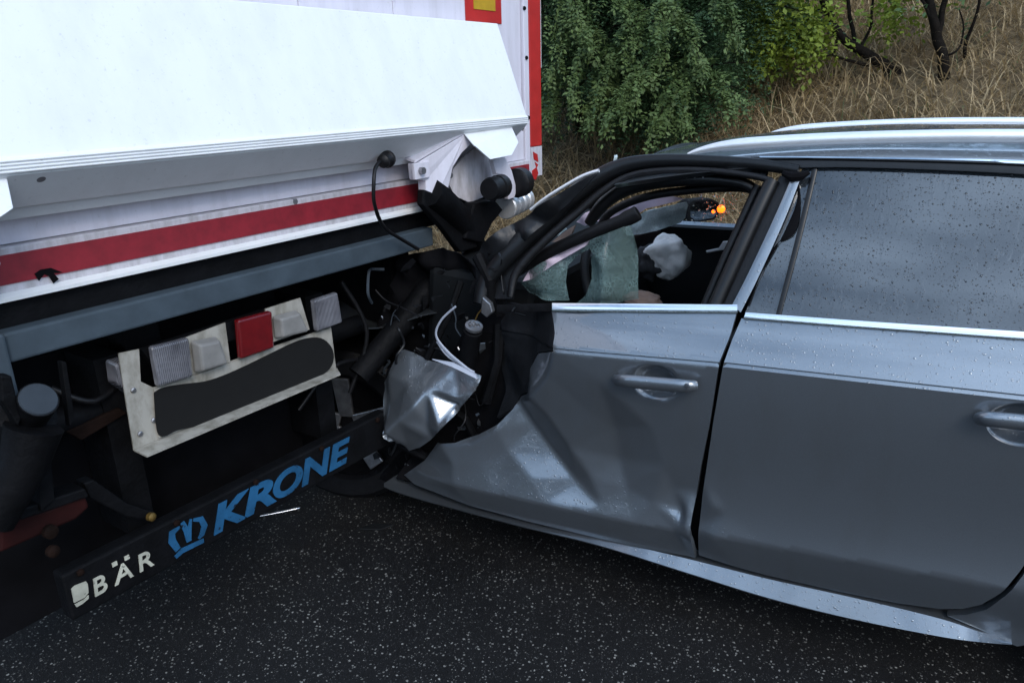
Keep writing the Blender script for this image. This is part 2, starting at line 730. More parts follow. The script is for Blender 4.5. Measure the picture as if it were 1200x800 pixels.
def m_foliage(name, dark, light, scale=3.0, trans=0.25):
    m, N, L, B = nodes_of(name)
    v = coords(N, L)
    n = noise_tex(N, L, v, scale, 4, 0.6)
    oi = N.new('ShaderNodeTexWhiteNoise')
    g = N.new('ShaderNodeNewGeometry')
    r = ramp(N, 0.32, dark, 0.68, light)
    L.new(n, r.inputs[0])
    c = mixc(N, L, math_n(N, L, 'MULTIPLY', g.outputs['Random Per Island'], 0.5), r.outputs[0],
             tuple(min(1, x * 1.7) for x in light))
    L.new(c, B.inputs['Base Color'])
    B.inputs['Roughness'].default_value = 0.55
    B.inputs['Specular IOR Level'].default_value = 0.3
    tr = N.new('ShaderNodeBsdfTranslucent')
    L.new(c, tr.inputs['Color'])
    mx = N.new('ShaderNodeMixShader')
    mx.inputs[0].default_value = trans
    L.new(B.outputs[0], mx.inputs[1])
    L.new(tr.outputs[0], mx.inputs[2])
    L.new(mx.outputs[0], N['Material Output'].inputs['Surface'])
    return m


def m_ribbed_lens():
    m, N, L, B = nodes_of('ribbed_clear_lens')
    v = coords(N, L, (1, 1, 1))
    w = N.new('ShaderNodeTexWave')
    w.bands_direction = 'X'
    w.inputs['Scale'].default_value = 60
    w.inputs['Distortion'].default_value = 0.3
    L.new(v, w.inputs['Vector'])
    n = noise_tex(N, L, v, 12, 4)
    r = ramp(N, 0.3, (0.08, 0.08, 0.092), 0.7, (0.20, 0.20, 0.22))
    L.new(n, r.inputs[0])
    L.new(r.outputs[0], B.inputs['Base Color'])
    B.inputs['Roughness'].default_value = 0.18
    B.inputs['Coat Weight'].default_value = 0.6
    L.new(bump(N, L, w.outputs['Fac'], 0.7, 0.004), B.inputs['Normal'])
    return m


M = dict(
    asphalt=m_asphalt(),
    white=m_dirty_white('white_panel_paint', (0.66, 0.64, 0.71), 0.14),
    white_clean=m_dirty_white('white_lift_paint', (0.75, 0.77, 0.78), 0.08, (3.5, 3.5, 1.2)),
    white_dirty=m_dirty_white('grimy_white_paint', (0.58, 0.56, 0.60), 0.38, (14, 14, 4)),
    plate_white=m_dirty_white('dusty_white_sheet', (0.36, 0.345, 0.305), 0.55, (9, 9, 5), spots=False),
    red_tape=simple('red_reflective_tape', (0.24, 0.012, 0.022), 0.5, var=0.2, scale=30),
    red_bright=simple('bright_red_marking', (0.42, 0.016, 0.014), 0.45, var=0.12, scale=20),
    yellow=simple('yellow_reflective_marking', (0.45, 0.28, 0.02), 0.35, var=0.1, scale=40),
    black=simple('black_grimy_steel', (0.0032, 0.0034, 0.0042), 0.65, spec=0.12, var=0.5, scale=14, bump_s=0.3, bump_scale=50),
    matt_black=simple('plain_matt_black', (0.004, 0.004, 0.005), 0.85, spec=0.08, var=0.4, scale=8),  # plain matt near-black shared by inner parts, rims and film
    rubber=simple('black_rubber', (0.006, 0.006, 0.007), 0.45, spec=0.3, var=0.3, scale=30, bump_s=0.15, bump_scale=120),
    trim=simple('black_window_trim', (0.006, 0.0065, 0.0075), 0.34, spec=0.35, var=0.3, scale=20),
    scuffed_shaded=simple('scuffed_and_shaded_paint', (0.010, 0.011, 0.013), 0.4, var=0.5, scale=10, spec=0.35, bump_s=0.15),
    mirror=simple('mirror_glass', (0.45, 0.47, 0.48), 0.04, 1.0, var=0.05),
    slate=simple('slate_grey_beam_paint', (0.048, 0.066, 0.082), 0.7, spec=0.2, var=0.16, scale=14, bump_s=0.1),
    steel=simple('worn_steel', (0.30, 0.30, 0.31), 0.35, 0.85, var=0.35, scale=25, bump_s=0.15),
    chrome=simple('bright_chrome_trim', (0.82, 0.83, 0.85), 0.13, 1.0, var=0.05, scale=10),
    alu=simple('anodised_aluminium', (0.86, 0.87, 0.88), 0.42, 0.7, var=0.04, scale=8),
    blue=m_worn('blue_letter_paint', (0.016, 0.092, 0.20)),
    cream=m_worn('cream_letter_paint', (0.46, 0.46, 0.38)),
    drop=m_drop(),
    leaf_l=m_foliage('pale_lit_leaves', (0.038, 0.072, 0.022), (0.115, 0.165, 0.055), 3.0, 0.3),
    redlens=simple('red_lamp_lens', (0.12, 0.004, 0.006), 0.22, var=0.2, scale=30, coat=0.5),
    lens=m_ribbed_lens(),
    plastic_w=simple('white_lamp_plastic', (0.21, 0.205, 0.195), 0.4, var=0.2, scale=18),
    paint=m_car_paint(),
    glass=m_dark_glass(),
    clear=m_clear_glass(),
    cracked=m_cracked_glass('shattered_teal_glass', (0.12, 0.20, 0.195), 0.02, 85),
    cracked_lt=m_cracked_glass('shattered_lit_glass', (0.66, 0.84, 0.86), 0.85, 110),  # paler copy of the cracked glass: light on it put into colour
    airbag=simple('lavender_airbag_cloth', (0.66, 0.54, 0.64), 0.8, var=0.12, scale=9, bump_s=0.3, bump_scale=25),
    airbag_g=simple('grey_airbag_cloth', (0.74, 0.73, 0.70), 0.8, var=0.15, scale=12, bump_s=0.4, bump_scale=25),
    interior=simple('dark_interior_plastic', (0.006, 0.007, 0.008), 0.6, spec=0.25, var=0.3, scale=10),
    seat=simple('charcoal_seat_cloth', (0.02, 0.02, 0.022), 0.85, var=0.3, scale=40),
    tan=simple('beige_trim_cloth', (0.2, 0.15, 0.13), 0.8, var=0.2, scale=18),
    amber=simple('lit_amber_indicator', (0.9, 0.3, 0.02), 0.3, emit=(1.0, 0.10, 0.002), estr=2.2),
    rust=simple('rusty_steel', (0.010, 0.005, 0.0035), 0.85, spec=0.1, var=0.5, scale=22, bump_s=0.4),
    red_glow=simple('dark_red_glow', (0.022, 0.004, 0.0035), 0.7, spec=0.15, var=0.5, scale=9),
    brass=simple('brass_fitting', (0.16, 0.10, 0.025), 0.5, 0.6, var=0.3, scale=60),
    greycap=simple('grey_cap_plastic', (0.035, 0.044, 0.054), 0.8, spec=0.1, var=0.12, scale=30),
    wire_w=simple('pale_trim_plastic', (0.36, 0.39, 0.46), 0.35, var=0.1, scale=30),
    cover=simple('charcoal_plate_cover', (0.010, 0.010, 0.010), 0.8, spec=0.15, var=0.03, scale=5),
    straw_soil=simple('straw_litter_soil', (0.13, 0.095, 0.052), 0.95, var=0.5, scale=14, bump_s=0.8, bump_scale=30),
    straw=m_foliage('dry_straw', (0.18, 0.132, 0.075), (0.50, 0.39, 0.23), 1.4, 0.2),
    verge=simple('grass_field', (0.05, 0.07, 0.025), 0.95, var=0.4, scale=2),
    leaf=m_foliage('green_leaves', (0.026, 0.055, 0.022), (0.10, 0.165, 0.066), 2.4),
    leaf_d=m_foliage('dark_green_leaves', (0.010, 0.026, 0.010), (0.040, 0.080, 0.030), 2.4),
    leaf_y=m_foliage('yellow_green_leaves', (0.08, 0.14, 0.018), (0.20, 0.25, 0.035), 5.0, 0.35),
    leaf_w=m_foliage('added_wood_leaves', (0.012, 0.022, 0.012), (0.03, 0.045, 0.022), 0.4, 0.1),
    bark=simple('dark_wet_bark', (0.010, 0.008, 0.0065), 0.9, spec=0.1, var=0.5, scale=25, bump_s=0.6, bump_scale=50),
)

# ================================================================== SETTING
ROAD_R = 4.55           # right edge of the hard shoulder


def struct(o, kind='structure', label=None):
    o['kind'] = kind
    if label:
        o['label'] = label
    return o


g = MB()
g.grid([[(x, y, -0.03) for x in (-900, -14.2, 4.4, 900)] for y in (-900, -40, 140, 900)])
struct(g.build('ground', M['verge']))
g = MB()
g.grid([[(x, y, 0.0) for x in np.linspace(-14, ROAD_R, 12)] for y in np.linspace(-80, 260, 30)])
struct(g.build('road', M['asphalt']))


def bank_z(x, y):
    t = max(0.0, x - ROAD_R)
    z = 0.30 * t if t < 0.8 else 0.24 + (t - 0.8) * 0.47
    z = min(z, 5.2 + 0.05 * t)
    n = noise.noise(Vector((x * 0.6, y * 0.6, 0))) * 0.16 + noise.noise(Vector((x * 2.1, y * 2.1, 3))) * 0.06
    return z + n * min(1, t / 0.6) - (0.035 if t < 0.02 else 0)


g = MB()
g.grid([[(x, y, bank_z(x, y)) for x in np.concatenate([np.arange(ROAD_R, 13, 0.22), np.arange(13, 40, 3)])]
        for y in np.concatenate([np.arange(-60, -6, 3), np.arange(-6, 16, 0.25), np.arange(16, 200, 4)])])
struct(g.build('embankment', M['straw_soil'], smooth=180))


def on_bank(px, py):
    r = ray(px, py).normalized()
    t = 3.0
    while t < 60:
        p = CAM + r * t
        if p.x > ROAD_R and p.z < bank_z(p.x, p.y):
            return p
        t += 0.03
    return CAM + r * 12


# ================================================================== THE TRAILER


def ZL(a, b, dy):
    return 0.5 * (T(*a, dy).z + T(*b, dy).z)


def tp(poly, thick, dy=None):
    """prism from pixels: poly of (px, py[, dy])"""
    pts = [T(p[0], p[1], p[2] if len(p) > 2 else dy) for p in poly]
    return MB().prism(pts, (0, thick, 0))


X1 = T(632, 100).x                    # right edge of the trailer
X0 = X1 - 2.55
Z_SILL = ZL((0, 355), (500, 247), -0.045)
Z_SEAM = ZL((0, 291), (497, 208), -0.03)
Z_ST1 = ZL((0, 300), (497, 214), -0.036)
Z_ST0 = ZL((0, 332), (497, 237), -0.036)
trailer = empty('semi_trailer', ((X0 + X1) / 2, TD, 0),
                'white box semi-trailer with a folded tail lift above a black underrun bar', 'trailer')
XP = T(612, 100).x                    # where the doors end and the corner post begins
seams = [T(203, 2).x, T(350, 8).x, T(461, 15).x]
w_ = seams[1] - seams[0]
bounds = sorted([X0 + 0.09] + [seams[0] - w_ * k for k in range(1, 4) if seams[0] - w_ * k > X0 + 0.2] + seams + [XP - 0.004])
for a, b in zip(bounds[:-1], bounds[1:]):
    MB().box((a + 0.0015, TD, Z_SEAM + 0.006), (b - 0.0015, TD + 0.03, 3.95)).build('door_panel', M['white'], trailer, bevel=0.002)
MB().box((X0 + 0.05, TD + 0.032, Z_SEAM - 0.05), (X1 - 0.05, TD + 0.06, 3.95)).build('door_core', M['matt_black'], trailer)
MB().box((X0 + 0.09, TD - 0.004, Z_SEAM + 0.002), (XP - 0.004, TD - 0.0005, Z_SEAM + 0.19)).build('kick_plate', M['white'], trailer)
# sill profile with the red tape and the scuffed lower lip
sill = MB().box((X0 + 0.02, TD - 0.03, Z_SILL + 0.012), (XP, TD + 0.05, Z_SEAM)).build('sill', M['white_dirty'], trailer, bevel=0.003)
xt = T(497, 226, -0.03).x
MB().box((X0 + 0.02, TD - 0.034, Z_ST0), (xt, TD - 0.029, Z_ST1)).build('red_tape', M['red_tape'], sill)
MB().box((T(592, 203, -0.03).x, TD - 0.034, Z_ST0), (XP - 0.01, TD - 0.029, Z_ST1)).build('red_tape', M['red_tape'], sill)
lip = MB().prism([(X0 + 0.02, TD - 0.045, Z_SILL), (X0 + 0.02, TD - 0.045, Z_SILL + 0.008), (X0 + 0.02, TD - 0.0305, Z_SILL + 0.016),
                  (X0 + 0.02, TD + 0.05, Z_SILL + 0.010), (X0 + 0.02, TD + 0.05, Z_SILL)], (xt + 0.01 - X0, 0, 0))
lip.build('lower_lip', M['white_clean'], sill)
# torn patch of dark tar on the tape
tp([(41, 321), (48, 316), (60, 314), (73, 319), (63, 320), (69, 327), (63, 332), (58, 324), (52, 321), (46, 329)], 0.003, -0.037).build('paint_chip', M['matt_black'], sill)
# corner post with its red strip
XR0 = T(620, 100, -0.01).x
post = MB().box((XP, TD - 0.012, Z_SILL + 0.03), (XR0, TD + 0.09, 3.98)).build('corner_post', M['white'], trailer, bevel=0.003)
zr = T(626, 172, -0.014).z
MB().box((XR0 + 0.001, TD - 0.014, zr), (X1 - 0.006, TD + 0.08, 3.98)).build('red_strip', M['red_bright'], trailer, bevel=0.004)
wp = MB().box((XR0 + 0.001, TD - 0.013, Z_SILL + 0.035), (X1 - 0.006, TD + 0.08, zr - 0.001)).build('scraped_strip', M['white_dirty'], trailer)
for pl in ([(625, 178), (630, 181), (631, 190), (626, 187)], [(624, 200), (629, 196), (631, 203), (628, 211), (624, 209)], [(627, 190), (631, 193), (629, 197)]):
    tp(pl, 0.003, -0.0155).build('paint_remnant', M['red_bright'], wp)
MB().box((X1 - 0.005, TD - 0.012, 1.62), (X1, TD + 0.08, 3.98)).build('edge_profile', M['alu'], trailer)
for p in ((616.5, 68), (619, 138), (614, 10)):
    MB().lathe([(0, 0.008), (0.006, 0.007), (0.008, 0.003)], T(*p, -0.012), (0, -1, 0), 8).build('bolt', M['black'], post)
# left corner post
pl_ = MB().box((X0, TD - 0.012, Z_SILL + 0.03), (X0 + 0.08, TD + 0.09, 3.98)).build('corner_post', M['white'], trailer, bevel=0.003)
# marking plate
mx0, mx1, mz = T(548, 20, -0.012).x, T(590, 20, -0.012).x, ZL((552, 25), (588, 28), -0.012)
mp_ = MB().box((mx0, TD - 0.004, mz), (mx1, TD - 0.001, mz + 0.56)).build('marking_plate', M['red_bright'], trailer, bevel=0.004)
MB().box((T(557, 8, -0.012).x, TD - 0.0065, T(570, 12, -0.012).z), (T(582, 8, -0.012).x, TD - 0.0035, mz + 0.51)).build('yellow_field', M['yellow'], mp_)
# body box behind the doors
MB().box((X0 + 0.012, TD + 0.091, Z_SILL + 0.03), (X1 - 0.012, TD + 13.4, 3.97)).build('body_box', M['white'], trailer)
MB().box((X0 + 0.03, TD - 0.02, 3.981), (X1 - 0.03, TD + 0.1, 4.03)).build('roof_rail', M['alu'], trailer)

# ---- tail lift: a wedge-shaped platform folded up against the doors
DYT = -0.05
rx = ray(583, 28)
XR = rx.x / rx.y * (TD + DYT)
rb = ray(617, 138)
DYB = XR / (rb.x / rb.y) - TD
XL = X0 + (X1 - XR)
z_t = T(583, 28, DYT).z
z_b1 = ZL((0, 187), (617, 134), DYB)
z_b2 = ZL((0, 206), (617, 147), DYB)
z_f = ZL((0, 247), (400, 193), -0.09)
z_i = ZL((0, 258), (400, 204), -0.055)
lift = bpy.data.objects.new('tail_lift', None)
COL.objects.link(lift)
lift.parent = trailer
sec = [(DYT + 0.03, z_t + 0.004), (DYT, z_t), (DYB, z_b1), (DYB - 0.006, z_b1 - 0.003), (DYB - 0.008, z_b2 + 0.012), (DYB - 0.002, z_b2),
       (-0.09, z_f), (-0.075, z_f - 0.003), (-0.055, z_i), (-0.006, z_i), (-0.006, z_t + 0.004)]
plat = MB().prism([(XL, TD + a, z) for a, z in sec], (XR - XL, 0, 0)).build('platform', M['white_clean'], lift, bevel=0.002)
for k in range(4):
    z = z_b1 - 0.004 - (z_b1 - z_b2 - 0.008) * (k + 0.5) / 4
    MB().tube([(XL + 0.002, TD + DYB - 0.0075, z), (XR - 0.002, TD + DYB - 0.0075, z)], (z_b1 - z_b2 - 0.008) / 4 * 0.40, 8).build('rib', M['white_clean'], plat, smooth=40)
# wiring plug hanging from the platform
cab = catmull([T(447, 188, -0.13), T(440, 197, -0.15), T(438, 215, -0.16), T(439, 240, -0.15), T(450, 266, -0.12), T(470, 280, -0.1), T(490, 292, -0.09)], 6)
MB().tube(cab, 0.006, 8).build('cable', M['rubber'], lift, smooth=60)
MB().lathe([(0, 0.012), (0.006, 0.02), (0.03, 0.022), (0.034, 0.026), (0.046, 0.026), (0.05, 0.02)], T(448, 190, -0.14),
           (T(463, 181, -0.10) - T(448, 190, -0.14)), 14).build('cable_plug', M['rubber'], lift, smooth=40)


def bracket(dx, full=True):
    sh = Vector((dx, 0, 0))
    root = []
    def t2(poly, thick, dy=None):
        pts = [T(p[0], p[1], p[2] if len(p) > 2 else dy) + sh for p in poly]
        return MB().prism(pts, (0, thick, 0))
    b = t2([(487, 192, -.11), (545, 157, -.16), (553, 168, -.165), (541, 180, -.155), (531, 196, -.145), (527, 214, -.14), (523, 232, -.135), (510, 235, -.13),
            (500, 230, -.12), (499, 212, -.115), (489, 211, -.11)], 0.035)
    br = b.build('hinge_bracket', M['white'], lift, bevel=0.003, label=None)
    edge = [T(486, 191, -.112), T(545, 156, -.162)]
    MB().prism([edge[0] + sh, edge[1] + sh, edge[1] + sh + Vector((0, 0.14, 0.02)), edge[0] + sh + Vector((0, 0.09, 0.02))], (0, 0, 0.008)).build('top_flange', M['white'], br)
    t2([(485, 192), (503, 189), (504, 208), (487, 211)], 0.012, -0.125).build('lug', M['white'], br, bevel=0.002)
    MB().lathe([(0, 0.011), (0.014, 0.011)], T(493, 200, -0.127) + sh, (0, -1, 0), 14).build('pin', M['steel'], br)
    # bowed web set back between the plates
    pl = [(529, 214), (533, 198), (543, 183), (556, 172), (566, 172), (578, 192), (580, 205), (572, 228), (548, 237), (535, 230)]
    pts2 = [(T(x, y, -0.09).x, T(x, y, -0.09).z) for x, y in pl]
    V, Tn = fill2d(pts2, 0.012)
    cx_ = sum(p[0] for p in pts2) / len(pts2)
    m = MB().add([(x + dx, TD - 0.10 + 1.6 * (x - cx_) ** 2, z) for x, z in V], Tn)
    m.build('web', M['white_dirty'], br, smooth=60, solid=0.008)
    cv = [(545, 157, -.165), (600, 149, -.165), (608, 167, -.205), (600, 182, -.235), (575, 187, -.24), (557, 171, -.21)]
    t2(cv, 0.008).build('cover_plate', M['white_clean'], br, bevel=0.002)
    if full:
        t2([(577, 187), (592, 184), (600, 200), (606, 222), (603, 232), (596, 234), (590, 205), (582, 204)], 0.02, -0.16).build('arm', M['white'], br, bevel=0.003)
    if not full:
        return br
    # rubber buffer rollers
    ax = Vector((1, 0.12, 0))
    MB().lathe([(0, 0.012), (0, 0.036), (0.012, 0.040), (0.05, 0.040), (0.055, 0.034), (0.058, 0.034), (0.06, 0.042), (0.095, 0.042), (0.1, 0.03)],
               T(573, 222, -0.20) + sh, ax, 22).build('buffer_roller', M['rubber'], br, smooth=35)
    MB().lathe([(0, 0.02), (0, 0.044), (0.006, 0.054), (0.05, 0.054), (0.058, 0.046), (0.058, 0.02)],
               T(604, 215, -0.16) + sh, ax, 26).build('buffer_roller', M['rubber'], br, smooth=35)
    # black lift arm running down behind
    MB().tube(catmull([T(505, 226, -.12) + sh, T(520, 238, -.12) + sh, T(540, 262, -.10) + sh, T(560, 300, -0.02) + sh], 4), [0.05] * 12 + [0.045], 8).build('lift_arm', M['black'], br, smooth=50)
    t2([(497, 222), (515, 228), (534, 232), (552, 258), (560, 290), (540, 296), (520, 268), (504, 250), (496, 240)], 0.03, -0.125).build('lift_arm', M['black'], br, bevel=0.006)
    t2([(556, 238), (580, 234), (590, 246), (577, 262), (566, 285), (545, 280)], 0.05, -0.14).build('lift_arm', M['black'], br, bevel=0.006)
    return br


bracket(0.0)
# the left twin: its cover plate ends at the picture's left edge
dx_l = T(14, 235, -.205).x - T(608, 167, -.205).x
bracket(dx_l, False)

# ---- frame below the floor
MB().box((X0 + 0.05, TD - 0.02, Z_SILL - 0.062), (X1 - 0.35, TD + 0.10, Z_SILL - 0.002)).build('floor_beam', M['black'], trailer, bevel=0.004)
zg1 = ZL((0, 389), (400, 295), -0.06)
zg0 = ZL((13, 424), (400, 319), -0.06)
MB().box((T(8, 410, -0.06).x, TD - 0.06, zg0), (T(508, 280, -0.06).x, TD + 0.05, zg1)).build('crossbar', M['slate'], trailer, bevel=0.006)
MB().box((T(-60, 430, -0.05).x, TD - 0.075, zg0 - 0.09), (T(8, 410, -0.06).x - 0.002, TD + 0.05, zg1 + 0.004)).build('bar_end', M['slate'], trailer, bevel=0.006)
MB().box((X0 + 0.12, TD - 0.015, zg1 + 0.004), (X1 - 0.4, TD + 0.08, Z_SILL - 0.066)).build('rubber_seal', M['rubber'], trailer, bevel=0.004)
for xx in (X0 + 0.72, X0 + 1.72):
    MB().box((xx, TD + 0.12, 0.72), (xx + 0.1, TD + 13, Z_SILL - 0.06)).build('chassis_rail', M['black'], trailer, bevel=0.004)
MB().box((X0 + 0.2, TD + 0.20, 0.27), (X1 - 1.25, TD + 0.26, 0.95)).build('shade_filler', M['matt_black'], trailer)  # added black filler that deepens the shade under the trailer
for i in range(3):
    for sx in (0, 1):
        cx_ = X0 + 0.22 if sx == 0 else X1 - 0.22
        y_ = TD + 3.2 + i * 1.31
        wh = MB().lathe([(-0.19, 0.30), (-0.19, 0.46), (-0.15, 0.51), (0.15, 0.51), (0.19, 0.46), (0.19, 0.30)], (cx_, y_, 0.51), (1, 0, 0), 30).build('wheel', M['rubber'], trailer, smooth=35)
        MB().lathe([(-0.17, 0.12), (-0.195, 0.299), (0.195, 0.299), (0.17, 0.12)], (cx_, y_, 0.51), (1, 0, 0), 24).build('rim', M['steel'], wh, smooth=35)
    MB().tube([(X0 + 0.3, TD + 3.2 + i * 1.31, 0.51), (X1 - 0.3, TD + 3.2 + i * 1.31, 0.51)], 0.06, 10).build('axle', M['black'], trailer, smooth=40)
# landing legs at the far end
for xx in (X0 + 0.5, X1 - 0.6):
    MB().box((xx, TD + 10.2, 0.0), (xx + 0.12, TD + 10.34, Z_SILL)).build('landing_leg', M['black'], trailer)

# ---- light board with lamps and number plate
lb = tp([(139, 414), (163, 409), (165, 447), (180, 454), (388, 383), (394, 433), (162, 528), (157, 528)], 0.004, -0.02).build('light_board', M['plate_white'], trailer)
fl = [T(157, 527, -0.024), T(172, 534, -0.075), T(399, 438, -0.075), T(395, 431, -0.024)]
MB().prism(fl, (0, 0, -0.004)).build('flange', M['plate_white'], lb)
for p in ((156, 457), (164, 508), (180, 492)):
    MB().lathe([(0, 0.007), (0.003, 0.007), (0.005, 0.004)], T(*p, -0.0205), (0, -1, 0), 8).build('rivet', M['steel'], lb)
tp([(214, 397), (264, 378), (270, 424), (222, 440)], 0.004, -0.022).build('lamp_back', M['plate_white'], lb)
tp([(311, 362), (352, 349), (363, 386), (316, 402)], 0.004, -0.022).build('lamp_back', M['plate_white'], lb)
pb = tp([(181, 456), (388, 384), (391, 430), (186, 513)], 0.003, -0.026).build('number_plate', M['plate_white'], lb)
cvp = catmull([Vector((x, y, 0)) for x, y in [(181, 460), (192, 454), (215, 450), (240, 447), (262, 440), (285, 430), (318, 414), (345, 401), (362, 396), (376, 396), (386, 403), (391, 414), (389, 428), (378, 439), (350, 453),
                                       (315, 471), (290, 484), (270, 494), (248, 498), (228, 500), (208, 504), (196, 510), (188, 511), (184, 502), (182, 480), (181, 462)]], 3)
tp([(p.x, p.y) for p in cvp[:-1]], 0.003, -0.030).build('plate_cover', M['cover'], pb)


def lampbox(poly, d0, d1, name, mat, taper=0.0):
    c = (sum(p[0] for p in poly) / len(poly), sum(p[1] for p in poly) / len(poly))
    back = [T(*p, d1) for p in poly]
    cen = sum(back, Vector()) / len(back)
    front = [cen + (b - cen) * (1 - taper) + Vector((0, d0 - d1, 0)) for b in back]
    n = len(poly)
    m = MB().add(back + front, [tuple(range(n)), tuple(range(2 * n - 1, n - 1, -1))] + [(i, (i + 1) % n, (i + 1) % n + n, i + n) for i in range(n)])
    return m.build(name, mat, lb, bevel=0.006)


lampbox([(172, 405), (217, 394), (222, 440), (180, 452)], -0.05, -0.03, 'reversing_lamp', M['lens'], 0.03)
l1 = lampbox([(222, 399), (252, 393), (263, 426), (227, 437)], -0.058, -0.027, 'plate_lamp', M['plastic_w'], 0.2)
l2 = lampbox([(318, 370), (346, 362), (358, 388), (321, 397)], -0.058, -0.027, 'plate_lamp', M['plastic_w'], 0.2)
rl = lampbox([(273, 374), (314, 363), (317, 406), (277, 420)], -0.05, -0.03, 'tail_lamp', M['redlens'], 0.02)
lampbox([(362, 351), (391, 341), (397, 377), (367, 388)], -0.05, -0.03, 'reversing_lamp', M['lens'], 0.03)
lampbox([(122, 421), (139, 417), (145, 461), (125, 447)], -0.01, 0.04, 'marker_lamp', M['lens'], 0.1)
MB().prism([T(166, 410, -.018), T(352, 350, -.018), T(356, 372, -.018), T(180, 428, -.018)], (0, 0.02, 0)).build('lamp_carrier', M['black'], lb)

# ---- underrun bar with its lettering
DYU = -0.06
zu1 = ZL((72, 677), (347, 534), DYU)
xu0 = T(72, 677, DYU).x
xu1 = T(455, 500, DYU).x
zu0 = zu1 - 0.125
ub = MB().box((xu0, TD + DYU, zu0), (xu1, TD + DYU + 0.045, zu1)).build('underrun_bar', M['black'], trailer, bevel=0.006)
for xx in (xu0 + 0.22, xu1 - 0.2):
    MB().box((xx, TD + 0.05, zu1 - 0.05), (xx + 0.07, TD + 0.19, 0.95)).build('bar_support', M['black'], trailer)


def glyph(ch, mat, xa, xb, za, zb, shear=0.0, offset=0.0):
    cu = bpy.data.curves.new('letter', 'FONT')
    cu.body = ch
    cu.size = 1
    cu.extrude = 0.01
    cu.shear = shear
    cu.offset = offset
    ob = bpy.data.objects.new('letter_src', cu)
    COL.objects.link(ob)
    dg = bpy.context.evaluated_depsgraph_get()
    me = bpy.data.meshes.new_from_object(ob.evaluated_get(dg))
    bpy.data.objects.remove(ob)
    bpy.data.curves.remove(cu)
    co = np.array([tuple(v.co) for v in me.vertices])
    lo, hi = co.min(0), co.max(0)
    m = MB()
    vs_ = [(xa + (c[0] - lo[0]) / (hi[0] - lo[0]) * (xb - xa), TD + DYU - 0.0012 - (c[2] - lo[2]) / (hi[2] - lo[2]) * 0.003,
            za + (c[1] - lo[1]) / (hi[1] - lo[1]) * (zb - za)) for c in co]
    m.add(vs_, [tuple(p.vertices) for p in me.polygons])
    bpy.data.meshes.remove(me)
    return m.build('letter', mat, ub, recalc=True)


def tx(p):
    return T(*p, DYU).x


zk0 = ZL((250, 628), (386, 551), DYU)
zk1 = ZL((256, 590), (395, 518), DYU)
for ch, a, b in (('K', (250, 627), (290, 575)), ('R', (286, 607), (319, 562)), ('O', (320, 580), (352, 545)), ('N', (353, 569), (385, 522)), ('E', (385, 550), (408, 511))):
    glyph(ch, M['blue'], tx(a), tx(b) + 0.003, zk0, zk1, 0.25, 0.035)
zb0 = ZL((112, 699), (163, 669), DYU)
zb1 = ZL((122, 672), (170, 644), DYU)
glyph('B', M['cream'], tx((111, 699)), tx((125, 685)), zb0, zb1, 0.1, 0.012)
glyph('A', M['cream'], tx((134, 686)), tx((156, 674)), zb0, zb1, 0.1, 0.012)
for p in ((135, 666), (149, 657)):
    q = T(*p, DYU)
    MB().box((q.x - 0.006, q.y - 0.004, zb1 + 0.004), (q.x + 0.006, q.y - 0.0012, zb1 + 0.015)).build('letter', M['cream'], ub)
glyph('R', M['cream'], tx((163, 668)), tx((179, 655)), zb0, zb1, 0.1, 0.012)
tp([(84, 690), (88, 686), (101, 681), (103, 684), (104, 694), (99, 700), (87, 706)], 0.003, DYU - 0.0042).build('logo_square', M['cream'], ub)
tp([(88, 708), (99, 702), (104, 697), (104, 701), (97, 707), (90, 711)], 0.003, DYU - 0.0042).build('logo_square', M['cream'], ub)


def stroke(px, wds, mat, name, dy):
    pts = [T(x, y, dy) for x, y in px]
    L_, R_ = [], []
    for i, p in enumerate(pts):
        d = pts[min(i + 1, len(pts) - 1)] - pts[max(i - 1, 0)]
        n = Vector((-d.z, 0, d.x)).normalized() * wds[i] * 0.5
        L_.append(p + n)
        R_.append(p - n)
    return MB().prism(L_ + R_[::-1], (0, 0.003, 0)).build(name, mat, ub)


dl = DYU - 0.0042
stroke([(209, 644), (202, 634), (202, 624), (211, 617)], [0.016, 0.02, 0.018, 0.006], M['blue'], 'crown_logo', dl)
stroke([(214, 612), (219, 622), (222, 634)], [0.012, 0.016, 0.014], M['blue'], 'crown_logo', dl)
stroke([(224, 608), (222, 622), (222, 634)], [0.006, 0.012, 0.012], M['blue'], 'crown_logo', dl - 0.001)
stroke([(227, 609), (236, 608), (240, 616), (237, 626), (233, 631)], [0.008, 0.016, 0.018, 0.014, 0.005], M['blue'], 'crown_logo', dl)
stroke([(206, 653), (214, 645), (239, 633)], [0.010, 0.014, 0.012], M['blue'], 'crown_logo', dl)

# ---- lift gear at the left, under the bar
MB().lathe([(-0.16, 0.042), (-0.10, 0.042), (-0.095, 0.054), (-0.075, 0.054), (-0.07, 0.038), (0, 0.038)], T(45, 468, -0.16), Vector((0.05, -0.75, 0.62)), 24).build('lift_cylinder', M['black'], lift, smooth=35)
MB().lathe([(0.0005, 0.036), (0.004, 0.034), (0.006, 0.004)], T(45, 468, -0.16), Vector((0.05, -0.75, 0.62)), 24).build('cylinder_cap', M['greycap'], lift, smooth=35)
tp([(72, 424), (78, 424), (88, 490), (82, 500), (78, 470)], 0.02, -0.10).build('cylinder_bracket', M['black'], lift, bevel=0.002)
tp([(0, 440), (14, 440), (26, 490), (22, 500), (2, 470)], 0.03, -0.15).build('cylinder_bracket', M['black'], lift, bevel=0.004)
MB().tube([T(40, 500, -0.14), T(28, 545, -0.13), T(-10, 610, -0.1)], [0.055, 0.045, 0.045], 14).build('lift_tube', M['black'], lift, smooth=50)
